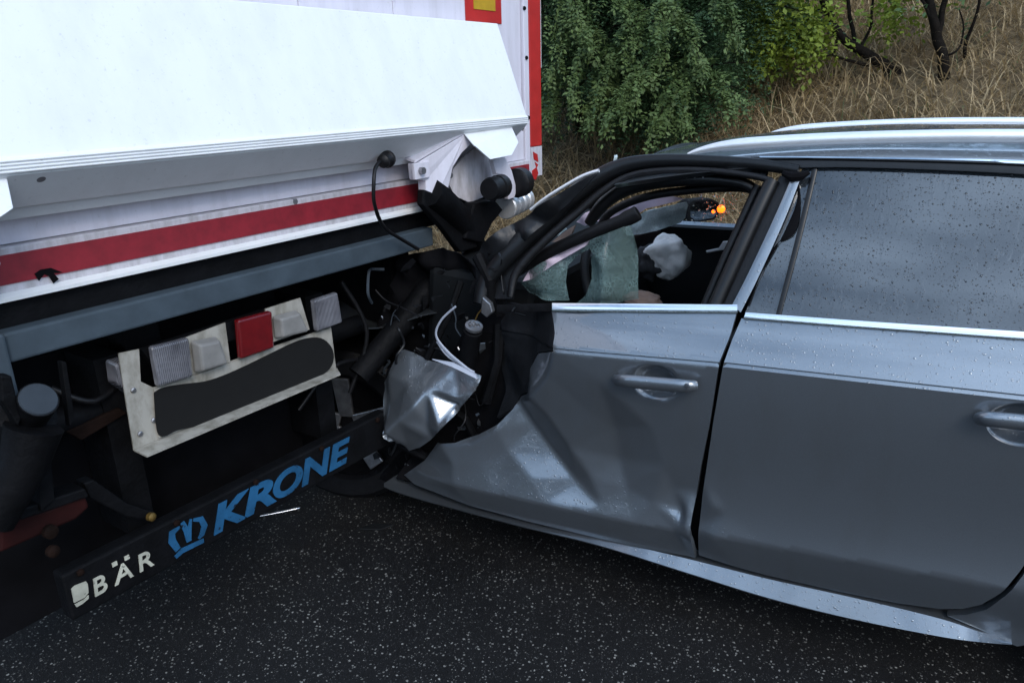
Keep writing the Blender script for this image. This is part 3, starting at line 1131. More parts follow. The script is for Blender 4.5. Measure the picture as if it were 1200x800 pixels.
tp([(42, 520), (58, 515), (65, 585), (48, 600)], 0.05, -0.08).build('strut', M['black'], lift, bevel=0.003)
tp([(0, 612), (60, 596), (100, 580), (105, 594), (90, 608), (0, 648)], 0.06, -0.06).build('gear_housing', M['red_glow'], lift, bevel=0.006)  # red glow of a tail lamp put into the housing's colour
tp([(20, 598), (100, 572), (105, 582), (24, 610)], 0.06, -0.07).build('gear_rail', M['black'], lift, bevel=0.004)
tp([(98, 566), (110, 562), (150, 590), (182, 600), (178, 610), (150, 606), (106, 584)], 0.04, -0.03).build('pivot_arm', M['black'], lift, bevel=0.004)
MB().lathe([(0, 0.011), (0.012, 0.011), (0.016, 0.005)], T(175, 605, -0.035), (0.2, -1, 0.1), 12).build('grease_cap', M['brass'], lift, smooth=40)
MB().lathe([(0, 0.016), (0.012, 0.016), (0.016, 0.008)], T(57, 622, -0.062), (0.1, -1, 0.1), 12).build('bolt', M['rust'], lift, smooth=40)
MB().lathe([(0, 0.014), (0.012, 0.014), (0.016, 0.008)], T(60, 645, -0.062), (0.1, -1, 0.1), 12).build('bolt', M['rust'], lift, smooth=40)
tp([(78, 506), (140, 478), (150, 484), (96, 516)], 0.03, 0.04).build('brace', M['rust'], lift, bevel=0.003)
MB().tube([T(-20, 520, 0.05), T(150, 470, 0.10), T(420, 380, 0.12)], 0.035, 10).build('torsion_tube', M['black'], lift, smooth=40)
MB().tube(catmull([T(530, 315, -0.02), T(505, 335, -0.02), T(470, 380, -0.0), T(420, 440, 0.05)], 4), [0.05] * 4 + [0.042] * 9, 14).build('lift_ram', M['black'], lift, smooth=50)
# ribbed silver tube end at the right bracket
ra = T(592, 243, -0.10)
rd = (T(640, 225, -0.10) + Vector((0.05, 0.05, 0)) - ra).normalized()
prof = [(0, 0.02), (0, 0.042)]
h = 0.0
for k in range(4):
    prof += [(h + 0.005, 0.047), (h + 0.035, 0.047), (h + 0.039, 0.040), (h + 0.043, 0.040)]
    h += 0.045
prof += [(h, 0.03)]
MB().lathe(prof, ra, rd, 22).build('ribbed_tube', M['alu'], lift, smooth=30)
for k, xx in enumerate(np.linspace(xu0 + 0.04, xu1 - 0.05, 5)):
    MB().lathe([(0, 0.009), (0.005, 0.009), (0.007, 0.004)], (xx, TD + DYU - 0.001, zu1 - 0.012), (0, -1, 0), 6).build('bolt', M['rust'], ub)
for (a, b, c_, r) in (((60, 455), (110, 470), (150, 440), .008), ((350, 480), (390, 430), (430, 420), .007), ((400, 330), (430, 390), (410, 460), .008)):
    MB().tube(catmull([T(*a, 0.06), T(*b, 0.03), T(*c_, 0.08)], 6), r, 7).build('air_hose', M['rubber'], trailer, smooth=60)

# ================================================================== THE CAR
car = empty('estate_car', car_pt(-0.1, -0.91, 0), 'grey metallic estate car with a crushed front wedged under the trailer', 'car')


class Flank:
    """side skin: sill crease, belly, shoulder line and waist; above the waist the glass leans in"""

    def __init__(self, char_px, waist_px, low_px):
        def line(pp, o):
            a, b = Fs(*pp[0], o), Fs(*pp[1], o)
            k = (b[1] - a[1]) / (b[0] - a[0])
            return lambda s: a[1] + k * (s - a[0])
        self.zc = line(char_px, 0.06)
        self.zw = line(waist_px, 0.0)
        self.zl = line(low_px, 0.05)
        t = np.linspace(0, 1, 60)      # flared lip at the bottom, hollow above it, full towards the shoulder line
        o = np.interp(t, [0, .06, .14, .24, .36, .5, .65, .8, .92, 1], [.064, .058, .0525, .049, .0485, .0515, .0565, .0605, .062, .062])
        for _ in range(6):
            o[1:-1] = (o[:-2] + 2 * o[1:-1] + o[2:]) / 4
        self.T_, self.O_ = t, o

    def off(self, s, z):
        zc, zw, zl = self.zc(s), self.zw(s), self.zl(s)
        if z > zw:
            t = z - zw
            return -0.36 * t - 0.20 * t * t
        if z > zc:
            t = (z - zc) / (zw - zc)
            return 0.062 * (1 - t) - 0.006 * math.sin(math.pi * t)
        if z > zl:
            t = (z - zl) / (zc - zl)
            o = float(np.interp(t, self.T_, self.O_))
            k = zc - z
            if 0.0008 < k < 0.013:
                o -= 0.005 * (min(1.0, (k - 0.0008) / 0.004) if k < 0.005 else (0.013 - k) / 0.008)
            return o
        t = min(1.3, (zl - z) / 0.10)
        return 0.064 - 0.022 * t - 0.005 * t * t

    def sz(self, px, py, extra=0.0):
        o = 0.0
        for _ in range(40):
            s, z = Fs(px, py, o + extra)
            o = 0.5 * o + 0.5 * self.off(s, z)
        return s, z

    def w(self, s, z, extra=0.0):
        return car_pt(s, self.off(s, z) + extra, z)

    def px(self, px, py, extra=0.0):
        s, z = self.sz(px, py, extra)
        return self.w(s, z, extra)

    def panel(self, poly_sz, step, dent=None, extra=0.0, rings=()):
        ss = np.linspace(min(p[0] for p in poly_sz) - 0.01, max(p[0] for p in poly_sz) + 0.01, 12)
        lines = [[(s, f(s) + e) for s in ss] for f, e in ((self.zc, 0.0), (self.zc, -0.0008), (self.zc, -0.005), (self.zc, -0.013), (self.zl, 0.0), (self.zl, -0.022), (self.zl, -0.045), (self.zl, -0.068), (self.zl, -0.09))] + list(rings)
        V, Tn = fill2d(poly_sz, step, lines)
        d = np.zeros(len(V))
        if dent is not None:
            d = dent(np.array(V))
        return MB().add([self.w(s, z, e + extra) for (s, z), e in zip(V, d)], Tn)


FR = Flank(((850, 424), (1200, 462)), ((872, 371), (1200, 393)), ((820, 622), (1165, 683)))
FF = Flank(((690, 411), (845, 424)), ((640, 365), (863, 368)), ((531, 566), (788, 620)))


def bowl(flank, cpx, a, b, depth):
    c = flank.sz(*cpx)
    def f(P):
        q = ((P[:, 0] - c[0]) / a) ** 2 + ((P[:, 1] - c[1]) / b) ** 2
        t = np.clip((1.44 - q) / 1.1, 0, 1)
        return -depth * t * t * (3 - 2 * t)
    rings = [[(c[0] + a * k * math.cos(2 * math.pi * i / 40), c[1] + b * k * math.sin(2 * math.pi * i / 40)) for i in range(41)] for k in (1.2, 1.12, 1.0, 0.85, 0.65, 0.4)]
    return f, rings


# ---- rear door
rd_px = [(869, 373), (940, 378), (1040, 385), (1120, 391), (1200, 397), (1290, 402), (1292, 450), (1280, 510), (1250, 580), (1222, 630), (1196, 668), (1172, 695),
         (1150, 708), (1128, 713), (1100, 713), (1050, 706), (980, 692), (900, 674), (818, 652), (817, 630), (823, 580), (835, 500), (847, 430), (858, 398)]
rd_sz = [FR.sz(*p) for p in rd_px]
hb, hbr = bowl(FR, (1198, 498), 0.058, 0.044, 0.040)
rw = [FR.sz(818, 618) + (-0.014,), FR.sz(850, 600) + (0.0,), FR.sz(824, 560) + (0.0,), FR.sz(836, 628) + (0.004,), FR.sz(835, 590) + (0.006,), FR.sz(816, 655) + (-0.01,),
      FR.sz(900, 640) + (0,), FR.sz(860, 660) + (0,), FR.sz(950, 480) + (0,), FR.sz(1100, 600) + (0,), FR.sz(846, 430) + (0,), FR.sz(1290, 700) + (0,), FR.sz(1290, 400) + (0,), FR.sz(869, 372) + (0,)] + [(s, 0.10, 0.0) for s in (0.7, 0.3, 0.0, -0.4, -0.8)]
rdent = Dent(rw, 0.01)
rear_door = FR.panel(rd_sz, 0.013, lambda P: rdent(P) + hb(P), rings=hbr).build('rear_door', M['paint'], car, smooth=28, solid=0.02)


def strip(flank, top, bot, extra, n=24):
    """thin band between two pixel curves lying on the flank"""
    def rs(c):
        c = [Vector((x, y, 0)) for x, y in c]
        c = catmull(c, 6) if len(c) > 2 else c
        L_ = np.cumsum([0] + [(c[i + 1] - c[i]).length for i in range(len(c) - 1)])
        t = np.linspace(0, L_[-1], n)
        return list(zip(np.interp(t, L_, [p.x for p in c]), np.interp(t, L_, [p.y for p in c])))
    a, b = rs(top), rs(bot)
    return MB().grid([[flank.px(*p, extra) for p in a], [flank.px((p[0] + q[0]) / 2, (p[1] + q[1]) / 2, extra + 0.003) for p, q in zip(a, b)], [flank.px(*q, extra) for q in b]])


strip(FR, [(874, 366), (1040, 378), (1300, 395)], [(871, 374), (1040, 387), (1300, 406)], 0.008).build('waist_trim', M['chrome'], rear_door, smooth=60, solid=0.012)


def handle(flank, pts, door, r=0.0195):
    s0 = [flank.px(*p, 0.032) for p in pts]
    s0[0] = flank.px(*pts[0], 0.012)
    s0[-1] = flank.px(*pts[-1], 0.016)
    p = catmull(s0, 6)
    hnd = MB().tube(p, [r * (0.7 + 0.3 * math.sin(math.pi * min(1, max(0, (i + 2) / (len(p) + 3))))) for i in range(len(p))], 14, flat=(CN, 0.65)).build('door_handle', M['paint'], door, smooth=60)
    return hnd


h2 = handle(FR, [(1148, 490), (1160, 491), (1200, 495), (1240, 501), (1255, 503)], rear_door)
h1_dent, h1r = bowl(FF, (768, 448), 0.058, 0.044, 0.040)

# ---- front door, crumpled
fd_px = [(646, 364), (720, 364), (800, 365), (863, 367), (856, 392), (843, 424), (832, 495), (821, 548), (816, 575), (812, 600), (810, 614), (812, 640), (814, 655),
         (770, 646), (700, 630), (620, 611), (550, 592), (480, 572), (462, 565), (490, 545), (508, 522), (530, 521), (556, 513), (576, 503), (590, 488), (598, 474), (612, 466), (610, 440), (622, 420), (648, 412), (650, 390)]
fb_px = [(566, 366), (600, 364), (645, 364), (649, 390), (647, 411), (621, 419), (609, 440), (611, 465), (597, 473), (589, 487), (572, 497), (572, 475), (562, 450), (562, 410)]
ctrl_px = [(566, 366, -.13), (590, 364, -.085), (620, 364, -.05), (646, 364, 0), (720, 364, 0), (863, 364, 0), (843, 424, 0), (832, 495, 0), (690, 410, 0), (648, 410, -.002), (750, 416, 0),
           (625, 405, -.05), (606, 404, -.10), (562, 420, -.15), (640, 440, -.008), (612, 440, -.06), (606, 466, -.06), (580, 470, -.12), (560, 470, -.14), (800, 470, 0), (700, 445, 0),
           (617, 467, -.016), (640, 490, -.013), (665, 525, -.012), (690, 560, -.010), (706, 588, -.006),
           (597, 479, -.072), (617, 506, -.064), (643, 536, -.048), (672, 566, -.026), (699, 589, -.008),
           (575, 506, -.030), (545, 522, -.016), (513, 522, -.010), (590, 532, -.026), (620, 562, -.009), (560, 546, -.010), (530, 545, -.004),
           (531, 566, 0), (580, 576, 0), (640, 590, 0), (690, 600, 0), (740, 609, -.002), (788, 620, -.006),
           (690, 485, -.012), (718, 505, -.028), (722, 542, -.030), (732, 574, -.016), (762, 500, -.006), (778, 545, -.003), (800, 510, 0), (765, 590, -.006),
           (788, 575, -.014), (800, 588, -.008), (806, 614, .014), (798, 600, -.016), (814, 575, -.012), (821, 548, -.004), (795, 613, -.003),
           (812, 655, -.01), (700, 630, 0), (550, 592, 0), (480, 572, -.03), (490, 545, -.04), (462, 565, -.06)]
fdent = Dent([FF.sz(a, b) + (c,) for a, b, c in ctrl_px] + [(s, 0.10, 0.0) for s in (0.3, 0.6, 0.9, 1.2, 1.5)], 0.010)
front_door = FF.panel([FF.sz(*p) for p in fd_px], 0.0105, lambda P: fdent(P) + h1_dent(P), rings=h1r).build('front_door', M['paint'], car, smooth=42, solid=0.012, label='crumpled grey front door with a caved-in lower half')
FF.panel([FF.sz(*p) for p in fb_px], 0.011, fdent, extra=-0.001).build('door_edge', M['scuffed_shaded'], front_door, smooth=55, solid=0.012, label='front edge of the door, coloured black for the dark it reflects')  # door skin darkened in colour where it mirrors the dark underside
strip(FF, [(647, 355), (750, 356), (864, 357)], [(647, 365), (750, 366), (864, 367)], 0.010).build('waist_trim', M['chrome'], front_door, smooth=60, solid=0.012)
strip(FF, [(582, 357), (615, 356), (646, 355)], [(582, 366), (615, 365), (646, 365)], 0.004).build('waist_trim', M['black'], front_door, smooth=60, solid=0.012)
h1 = handle(FF, [(722, 445), (732, 446), (765, 449), (800, 452), (815, 452)], front_door)
MB().lathe([(0, 0.008), (0.003, 0.007), (0.0035, 0.002)], FF.px(805, 452, 0.043), -CN, 12).build('lock', M['chrome'], h1, smooth=40)

# ---- dark inner shell behind the skins
V, Tn = fill2d([(1.50, 0.24), (1.42, 0.5), (1.2, 0.86), (0.9, 0.88), (-0.45, 0.90), (-1.55, 0.92), (-1.9, 0.7), (-1.9, 0.35), (-1.40, 0.35), (-1.30, 0.60), (-1.1, 0.70), (-0.8, 0.70), (-0.62, 0.62), (-0.50, 0.30), (-0.45, 0.24)], 0.06)
MB().add([car_pt(s, FR.off(s, z) - 0.055 - (0.09 if s > 0.75 and z > 0.28 else 0), z) for s, z in V], Tn).build('inner_shell', M['matt_black'], car, solid=0.01)

# ---- sill: a bright ledge that tops out at the door and tapers away before the rear wheel
top_px = [(450, 566), (480, 577), (600, 609), (700, 630), (800, 653), (900, 678), (1000, 700), (1100, 724), (1150, 741), (1186, 753.5)]
bot_px = [(450, 570), (480, 581), (600, 613.5), (700, 638), (800, 669), (900, 700), (1000, 725), (1100, 745), (1150, 752), (1186, 755)]
rows = []
for (xa, ya), (xb, yb) in zip(top_px, bot_px):
    a, b = F(xa, ya, 0.034), F(xb, yb, 0.056)
    k_ = min(1.0, max(0.05, (1190 - xa) / 260))
    up = Vector((0, 0, 1)) * k_
    rows.append([a + CN * 0.08 - up * 0.004, a + CN * 0.03 - up * 0.002, a, b, b - up * 0.006 + CN * 0.004, b + CN * 0.09 * k_ - up * 0.01, b + CN * 0.14 * k_ + up * 0.02])


def dens(rows, n=5):
    out = [catmull([r[k] for r in rows], n) for k in range(len(rows[0]))]
    return [[c[i] for c in out] for i in range(len(out[0]))]


MB().grid(dens(rows)).build('side_sill', M['paint'], car, smooth=18)

# ---- rear quarter: skin round the wheel arch, then tail
arch_c, arch_r = (-0.98, 0.335), 0.375
q = [(-0.43, 0.955)]
rr_px = [(1296, 450), (1284, 512), (1254, 584), (1226, 634), (1200, 672), (1178, 698), (1156, 714), (1132, 720), (1110, 721)]
q = [FR.sz(1296, 402)] + [FR.sz(*p) for p in rr_px] + [FR.sz(1150, 738), FR.sz(1192, 757)]
a0 = 8
for k in range(13):
    a = math.radians(a0 + (180 - 2 * a0) * k / 12)
    q.append((arch_c[0] + arch_r * math.cos(a), arch_c[1] + arch_r * math.sin(a)))
q += [(-1.40, 0.25), (-1.95, 0.30), (-2.0, 0.62), (-1.98, 0.86), (-1.9, 0.99), (-1.2, 0.985)]
MB_q = FR.panel(q, 0.03)
def tail_in(p):
    s = (p - Vector((0, 0, p.z))).dot(CDIR)
    k = max(0.0, -1.2 - s)
    return p + CN * (0.22 * k * k)
MB_q.v = [tuple(tail_in(Vector(v))) for v in MB_q.v]
MB_q.build('rear_quarter', M['paint'], car, smooth=30, solid=0.02)

# ---- far side skin, floor, tail, roof as one shell of lofts
W_CAR = 1.82


def far(s, z, extra=0.0):
    return car_pt(s, -W_CAR - FR.off(s, z) + 0.06 - extra, z)


FZW = 0.935                # its sill of glass, before the car's lean
fz = np.linspace(0.22, FZW, 14)
fdoor = MB().grid([[far(s, z) for z in fz] for s in np.linspace(-0.42, 1.45, 24)])
fdoor.build('far_door', M['paint'], car, smooth=40, solid=0.05)
q2 = [(-0.44, 0.985), (-0.44, 0.45), (-0.55, 0.25)]
for k in range(13):
    a = math.radians(a0 + (180 - 2 * a0) * k / 12)
    q2.append((arch_c[0] + arch_r * math.cos(a), arch_c[1] + arch_r * math.sin(a)))
q2 += [(-1.40, 0.25), (-1.95, 0.30), (-2.0, 0.62), (-1.98, 0.86), (-1.9, 0.99)]
V, Tn = fill2d(q2, 0.05)
def far_t(s, z):
    k = max(0.0, -1.2 - s)
    return far(s, z) - CN * (0.22 * k * k)
MB().add([far_t(s, z) for s, z in V], Tn).build('far_quarter', M['paint'], car, smooth=40, solid=0.02)
MB().add([car_pt(1.5, -0.1, 0.24), car_pt(1.5, -1.72, 0.24), car_pt(-1.95, -1.6, 0.24), car_pt(-1.95, -0.2, 0.24)], [(0, 1, 2, 3)]).build('floor_pan', M['matt_black'], car, solid=0.05)


def roof_z(s):
    return 1.385 - (0.13 * s * s if s > 0 else 0.0135 * s * s)


def roof_sec(s, n=17):
    row = []
    for k in range(n):
        t = k / (n - 1) * 2 - 1
        o = -0.85 + 0.60 * t
        row.append(car_pt(s, o, roof_z(s) + 0.035 * (1 - abs(t) ** 3) - 0.0))
    return row


MB().grid([roof_sec(s) for s in np.linspace(0.745, -1.85, 40)]).build('roof', M['paint'], car, smooth=60, solid=0.03)
# roof side: body-coloured cant rail between roof and window frame
for side in (0, 1):
    rows = []
    for s in np.linspace(0.745, -1.85, 40):
        zr_ = roof_z(s)
        zwt = min(1.345 - 0.02 * max(0, -s), zr_ - 0.032)
        pr = [(-0.25, zr_ + 0.0), (-0.222, zr_ - 0.004), (-0.19, zr_ - 0.022), (FR.off(0, zwt) - 0.004, zwt), (FR.off(0, zwt) - 0.03, zwt - 0.012)]
        rows.append([car_pt(s, o if side == 0 else -1.70 - o, z) for o, z in pr])
    MB().grid(rows).build('cant_rail', M['paint'], car, smooth=50, solid=0.02)
# roof rails
def rail_pts(o, side):
    if side == 0:
        px_ = [(806, 181), (822, 176), (850, 171), (900, 167), (980, 163), (1080, 160.5), (1200, 160)]
        pts = [F(x, y, o) for x, y in px_]
        last = pts[-1]
        s_end = last.dot(CDIR)
        pts += [car_pt(s_end - d, o, last.z - dz) for d, dz in ((0.5, 0.003), (1.0, 0.02), (1.4, 0.05), (1.55, 0.075))]
    else:
        pts = [car_pt(p.dot(CDIR), -1.70 - o, p.z) for p in rail_pts(o, 0)]
    return pts
RO = -0.235
for side in (0, 1):
    p = catmull(rail_pts(RO, side), 5)
    n = len(p)
    r = [0.0165 * min(1.0, 0.25 + 3.0 * i / n, 0.25 + 3.0 * (n - 1 - i) / n) for i in range(n)]
    MB().tube(p, r, 12, flat=(CN, 0.9)).build('roof_rail', M['alu'], car, smooth=60)

# ---- glass and trims of the rear door
gl_px = [(873, 367), (915, 369), (1000, 376), (1100, 383), (1200, 390), (1298, 396), (1318, 300), (1326, 225), (1310, 214), (1200, 203), (1080, 199), (958, 197), (940, 198), (920, 250), (890, 325)]
rwd = FR.panel([FR.sz(*p, -0.012) for p in gl_px], 0.04, extra=-0.012).build('rear_window', M['glass'], rear_door, smooth=60, solid=0.004)
strip(FR, [(952, 197), (932, 280), (909, 369)], [(958, 197), (938, 282), (915, 369)], -0.006).build('window_bar', M['trim'], rear_door, smooth=60, solid=0.01)
strip(FR, [(880, 184), (1000, 185), (1200, 191), (1330, 203)], [(880, 198), (1000, 196), (1200, 204), (1330, 218)], 0.004).build('window_frame', M['trim'], rear_door, smooth=60, solid=0.02)
strip(FR, [(890, 183), (1000, 184), (1200, 188), (1330, 199)], [(890, 186), (1000, 187), (1200, 193), (1330, 204)], 0.012).build('window_trim', M['chrome'], rear_door, smooth=60, solid=0.008)
# peeled black film on the pillar glass
strip(FR, [(931, 208), (934, 235), (915, 280), (890, 325), (876, 356)], [(936, 212), (938, 245), (930, 275), (905, 292), (877, 360)], -0.004).build('torn_film', M['matt_black'], rear_door, smooth=60)
# rear quarter window and back
gq = [FR.sz(1340, 225, -0.012), FR.sz(1316, 396, -0.012), (-1.25, 0.99), (-1.55, 1.06), (-1.42, 1.30)]
gq = [(-0.52, 0.995), (-1.45, 1.0), (-1.62, 1.05), (-1.42, 1.29), (-0.50, 1.315)]
FR.panel(gq, 0.06, extra=-0.01).build('quarter_window', M['glass'], car, smooth=60, solid=0.004)
FR.panel([(-0.455, 0.99), (-0.51, 0.99), (-0.49, 1.33), (-0.44, 1.335)], 0.05, extra=-0.006).build('window_pillar', M['trim'], car, smooth=60, solid=0.02)
FR.panel([(-1.46, 0.99), (-1.9, 0.99), (-1.75, 1.30), (-1.43, 1.31), (-1.63, 1.05)], 0.05, extra=-0.004).build('rear_pillar', M['paint'], car, smooth=60, solid=0.02)
for poly, mt, nm in (([(-0.40, 0.985), (0.30, 0.975), (0.22, 1.335), (-0.38, 1.335)], M['glass'], 'far_window'), ([(-0.52, 0.995), (-1.45, 1.0), (-1.62, 1.05), (-1.42, 1.29), (-0.50, 1.315)], M['glass'], 'far_window'),
                     ([(0.30, 0.975), (0.38, 0.975), (0.30, 1.335), (0.22, 1.335)], M['trim'], 'far_pillar'), ([(-0.40, 0.985), (-0.52, 0.985), (-0.50, 1.335), (-0.38, 1.335)], M['trim'], 'far_pillar'),
                     ([(-1.46, 0.99), (-1.9, 0.99), (-1.75, 1.30), (-1.43, 1.31), (-1.63, 1.05)], M['paint'], 'far_pillar')):
    V, Tn = fill2d(poly, 0.06)
    MB().add([far(s, z, -0.01) for s, z in V], Tn).build(nm, mt, car, smooth=60, solid=0.02)
# tailgate, rear glass, bumper, lamps
def back(s, z, o):
    return car_pt(s, o, z)
tg = MB().grid([[back(-1.96 - 0.02 * (1 - t * t), z, -0.85 + 0.66 * t) for t in np.linspace(-1, 1, 13)] for z in np.linspace(0.55, 0.99, 8)])
tg.build('tailgate', M['paint'], car, smooth=60, solid=0.03)
MB().grid([[back(-1.955 + 0.30 * (z - 0.99) / 0.33 - 0.02 * (1 - t * t), z, -0.85 + (0.66 - 0.12 * (z - 0.99) / 0.33) * t) for t in np.linspace(-1, 1, 13)] for z in np.linspace(0.995, 1.335, 6)]).build('rear_screen', M['glass'], car, smooth=60, solid=0.006)
MB().grid([[back(-2.02 - 0.03 * (1 - t ** 4), z, -0.85 + 0.74 * t) for t in np.linspace(-1, 1, 15)] for z in np.linspace(0.28, 0.56, 6)]).build('rear_bumper', M['paint'], car, smooth=60, solid=0.03)
for sgn in (-1, 1):
    MB().grid([[back(-1.992 + 0.09 * max(0, t - 0.5), z, -0.85 + sgn * (0.48 + 0.27 * t)) for t in np.linspace(0, 1, 6)] for z in np.linspace(0.74, 0.88, 4)]).build('tail_lamp', M['redlens'], car, smooth=60, solid=0.02)


def wheel(s, o, steer=0.0, sink=0.0):
    c = car_pt(s, o, 0.318 - sink)
    ax = (-CN).copy()
    ax.rotate(Matrix.Rotation(steer, 3, 'Z'))
    w = MB().lathe([(-0.11, 0.22), (-0.112, 0.29), (-0.09, 0.314), (0.09, 0.314), (0.112, 0.29), (0.11, 0.225), (0.09, 0.217), (-0.085, 0.217)], c, ax, 36).build('wheel', M['rubber'], car, smooth=35)
    rim = MB().lathe([(-0.08, 0.21), (0.085, 0.2165), (0.09, 0.206), (0.03, 0.195), (0.03, 0.06), (0.06, 0.03)], c, ax, 30).build('rim', M['matt_black'], w, smooth=35)
    u = Vector((0, 0, 1))
    v = ax.cross(u)
    m = MB()
    for k in range(5):
        a = 2 * math.pi * k / 5
        d = u * math.cos(a) + v * math.sin(a)
        e = ax.cross(d)
        m.prism([c + ax * 0.055 + d * 0.03 - e * 0.03, c + ax * 0.055 + d * 0.03 + e * 0.03, c + ax * 0.08 + d * 0.2 + e * 0.035, c + ax * 0.08 + d * 0.2 - e * 0.035], ax * 0.015)
    m.build('spokes', M['steel'], w, bevel=0.004)


wheel(-0.98, -0.03)
wheel(-0.98, -1.67)
wheel(1.86, -0.22, 0.3)
wheel(1.86, -1.60, 0.2)

# ---- front window frame of the driver's door
def ftube(px_, r, name, mat, parent, n=12, o=None, flank=FF, fl=None, sub=6):
    """tube through pixels; each pixel lies on the flank (+offset) or on a plane at offset o"""
    pts = []
    for p in px_:
        e = p[2] if len(p) > 2 else 0.0
        pts.append(flank.px(p[0], p[1], e) if o is None else F(p[0], p[1], o + e))
    pts = catmull(pts, sub)
    rs = r
    if isinstance(r, (list, tuple)):
        k = np.linspace(0, len(r) - 1, len(pts))
        rs = list(np.interp(k, range(len(r)), r))
    return MB().tube(pts, rs, n, flat=fl).build(name, mat, parent, smooth=50)


fr = ftube([(562, 356), (570, 328), (600, 294), (640, 257), (676, 226), (706, 205), (735, 193), (775, 188), (830, 189), (890, 193), (936, 200)],
           [0.022, 0.028, 0.031, 0.029, 0.027, 0.024, 0.021, 0.018, 0.017, 0.016, 0.014], 'window_frame', M['trim'], front_door, fl=(CN, 0.7))
ftube([(598, 348), (606, 318), (640, 281), (676, 250), (704, 226), (735, 207), (775, 200), (830, 200), (880, 206), (905, 212)],
      [0.010, 0.014, 0.013, 0.011, 0.010, 0.009, 0.009, 0.009, 0.009, 0.008], 'door_seal', M['rubber'], front_door, fl=(CN, 0.8))
strip(FF, [(560, 350), (574, 322), (612, 282), (652, 246), (690, 217), (722, 200), (770, 193), (830, 194), (900, 201)], [(600, 350), (606, 322), (636, 288), (672, 255), (702, 229), (735, 208), (775, 201), (830, 200), (895, 208)], -0.022).build('frame_web', M['trim'], front_door, smooth=60, solid=0.012)
# second arch: body aperture with its own seal, set further in
ftube([(690, 262), (706, 240), (732, 222), (770, 213), (820, 210), (865, 214), (886, 224)], [0.016, 0.02, 0.022, 0.02, 0.019, 0.017, 0.015], 'aperture_frame', M['trim'], car, o=-0.20)
ftube([(700, 272), (712, 252), (736, 238), (770, 228), (820, 222), (868, 220), (884, 226), (880, 240), (858, 286)], 0.012, 'aperture_seal', M['rubber'], car, o=-0.26)
# row of small clips on the frame
for k in range(9):
    p = F(748 + k * 9.5, 208.5 - 0.4 * abs(k - 4) * 0.5, -0.185)
    MB().lathe([(0, 0.003), (0.003, 0.0025)], p, -CN, 6).build('frame_clip', M['steel'], car)
# rear post of the door frame and the pillar with its bare metal strip
ftube([(905, 212, -.01), (884, 256, -.01), (862, 305, -.012), (838, 358, -.012)], 0.020, 'frame_post', M['trim'], front_door, fl=(CN, 0.8))
ftube([(888, 218, -.05), (868, 262, -.05), (848, 306, -.05), (826, 358, -.05)], 0.012, 'post_seal', M['rubber'], front_door)
strip(FF, [(914, 206), (890, 262), (856, 338), (846, 358)], [(930, 208), (908, 262), (874, 338), (862, 358)], -0.012).build('pillar_backing', M['rubber'], front_door, smooth=60, solid=0.02)
strip(FF, [(926, 212), (906, 258), (876, 322), (858, 357)], [(937, 212), (919, 258), (890, 322), (868, 366)], 0.006).build('pillar_strip', M['paint'], front_door, smooth=60, solid=0.012, label='bare pale metal strip beside the broken window')
MB().tube([FF.px(918, 203, .01), FF.px(928, 207, .016), FF.px(940, 206, .012), FF.px(948, 202, .008)], [0.008, 0.013, 0.011, 0.006], 8).build('torn_trim', M['matt_black'], front_door, smooth=40)

# ---- twisted front pillar and buckled bonnet edge beyond the door frame
def sheet(px_, depth, step, o=0.0, jag=0.0, seed=0, fld=None):
    """crumpled sheet: outline pixels on the plane o, bent by depth control points (px, py, d)"""
    poly = [Fs(x, y, o) for x, y in px_]
    d = Dent([Fs(x, y, o) + (e,) for x, y, e in depth], step * 1.2) if depth else None
    V, Tn = fill2d(poly, step)
    e = d(np.array(V)) if d else np.zeros(len(V))
    vs_ = []
    for (s, z), k in zip(V, e):
        j = noise.noise(Vector((s * 14 + seed, z * 14, seed))) * jag
        vs_.append(car_pt(s, o + k + j, z))
    return MB().add(vs_, Tn)


sheet([(556, 306), (566, 286), (588, 268), (612, 256), (634, 240), (662, 222), (690, 207), (700, 204), (690, 214), (664, 240), (636, 262), (606, 292), (572, 326), (560, 336)],
      [(556, 306, 0), (590, 280, .03), (612, 258, -.02), (640, 245, .02), (700, 204, 0), (640, 262, -.03), (606, 292, -.02), (572, 320, 0), (620, 272, .03), (600, 272, -.03), (660, 232, -.01), (560, 336, 0)],
      0.012, -0.06, 0.003, 3).build('front_pillar', M['scuffed_shaded'], car, smooth=40, solid=0.006, label='crumpled dark front pillar skin')
MB().tube(catmull([F(622, 246, -0.10), F(640, 232, -0.10), (F(664, 217, -0.10)), F(684, 206, -0.10), F(702, 200, -0.10)], 5), 0.0055, 8).build('pillar_edge', M['alu'], car, smooth=50)
# windscreen header, roof front corner
MB().tube(catmull([car_pt(0.75, -0.25, 1.30), car_pt(0.76, -0.85, 1.335), car_pt(0.75, -1.45, 1.30)], 8), 0.02, 8).build('screen_header', M['trim'], car, smooth=50)
MB().tube(catmull([car_pt(0.75, -1.47, 1.30), car_pt(1.15, -1.52, 1.15), car_pt(1.55, -1.60, 0.93)], 6), 0.035, 8).build('far_front_pillar', M['trim'], car, smooth=50)
tp_ = F(722, 184, -0.4)
MB().prism([tp_ + Vector((-0.02, 0, -0.012)), tp_ + Vector((0.03, 0.02, -0.008)), tp_ + Vector((0.025, 0.02, 0.003)), tp_ + Vector((-0.012, 0, 0.0))], CN * 0.03).build('roof_fragment', M['cracked_lt'], car, bevel=0.002)

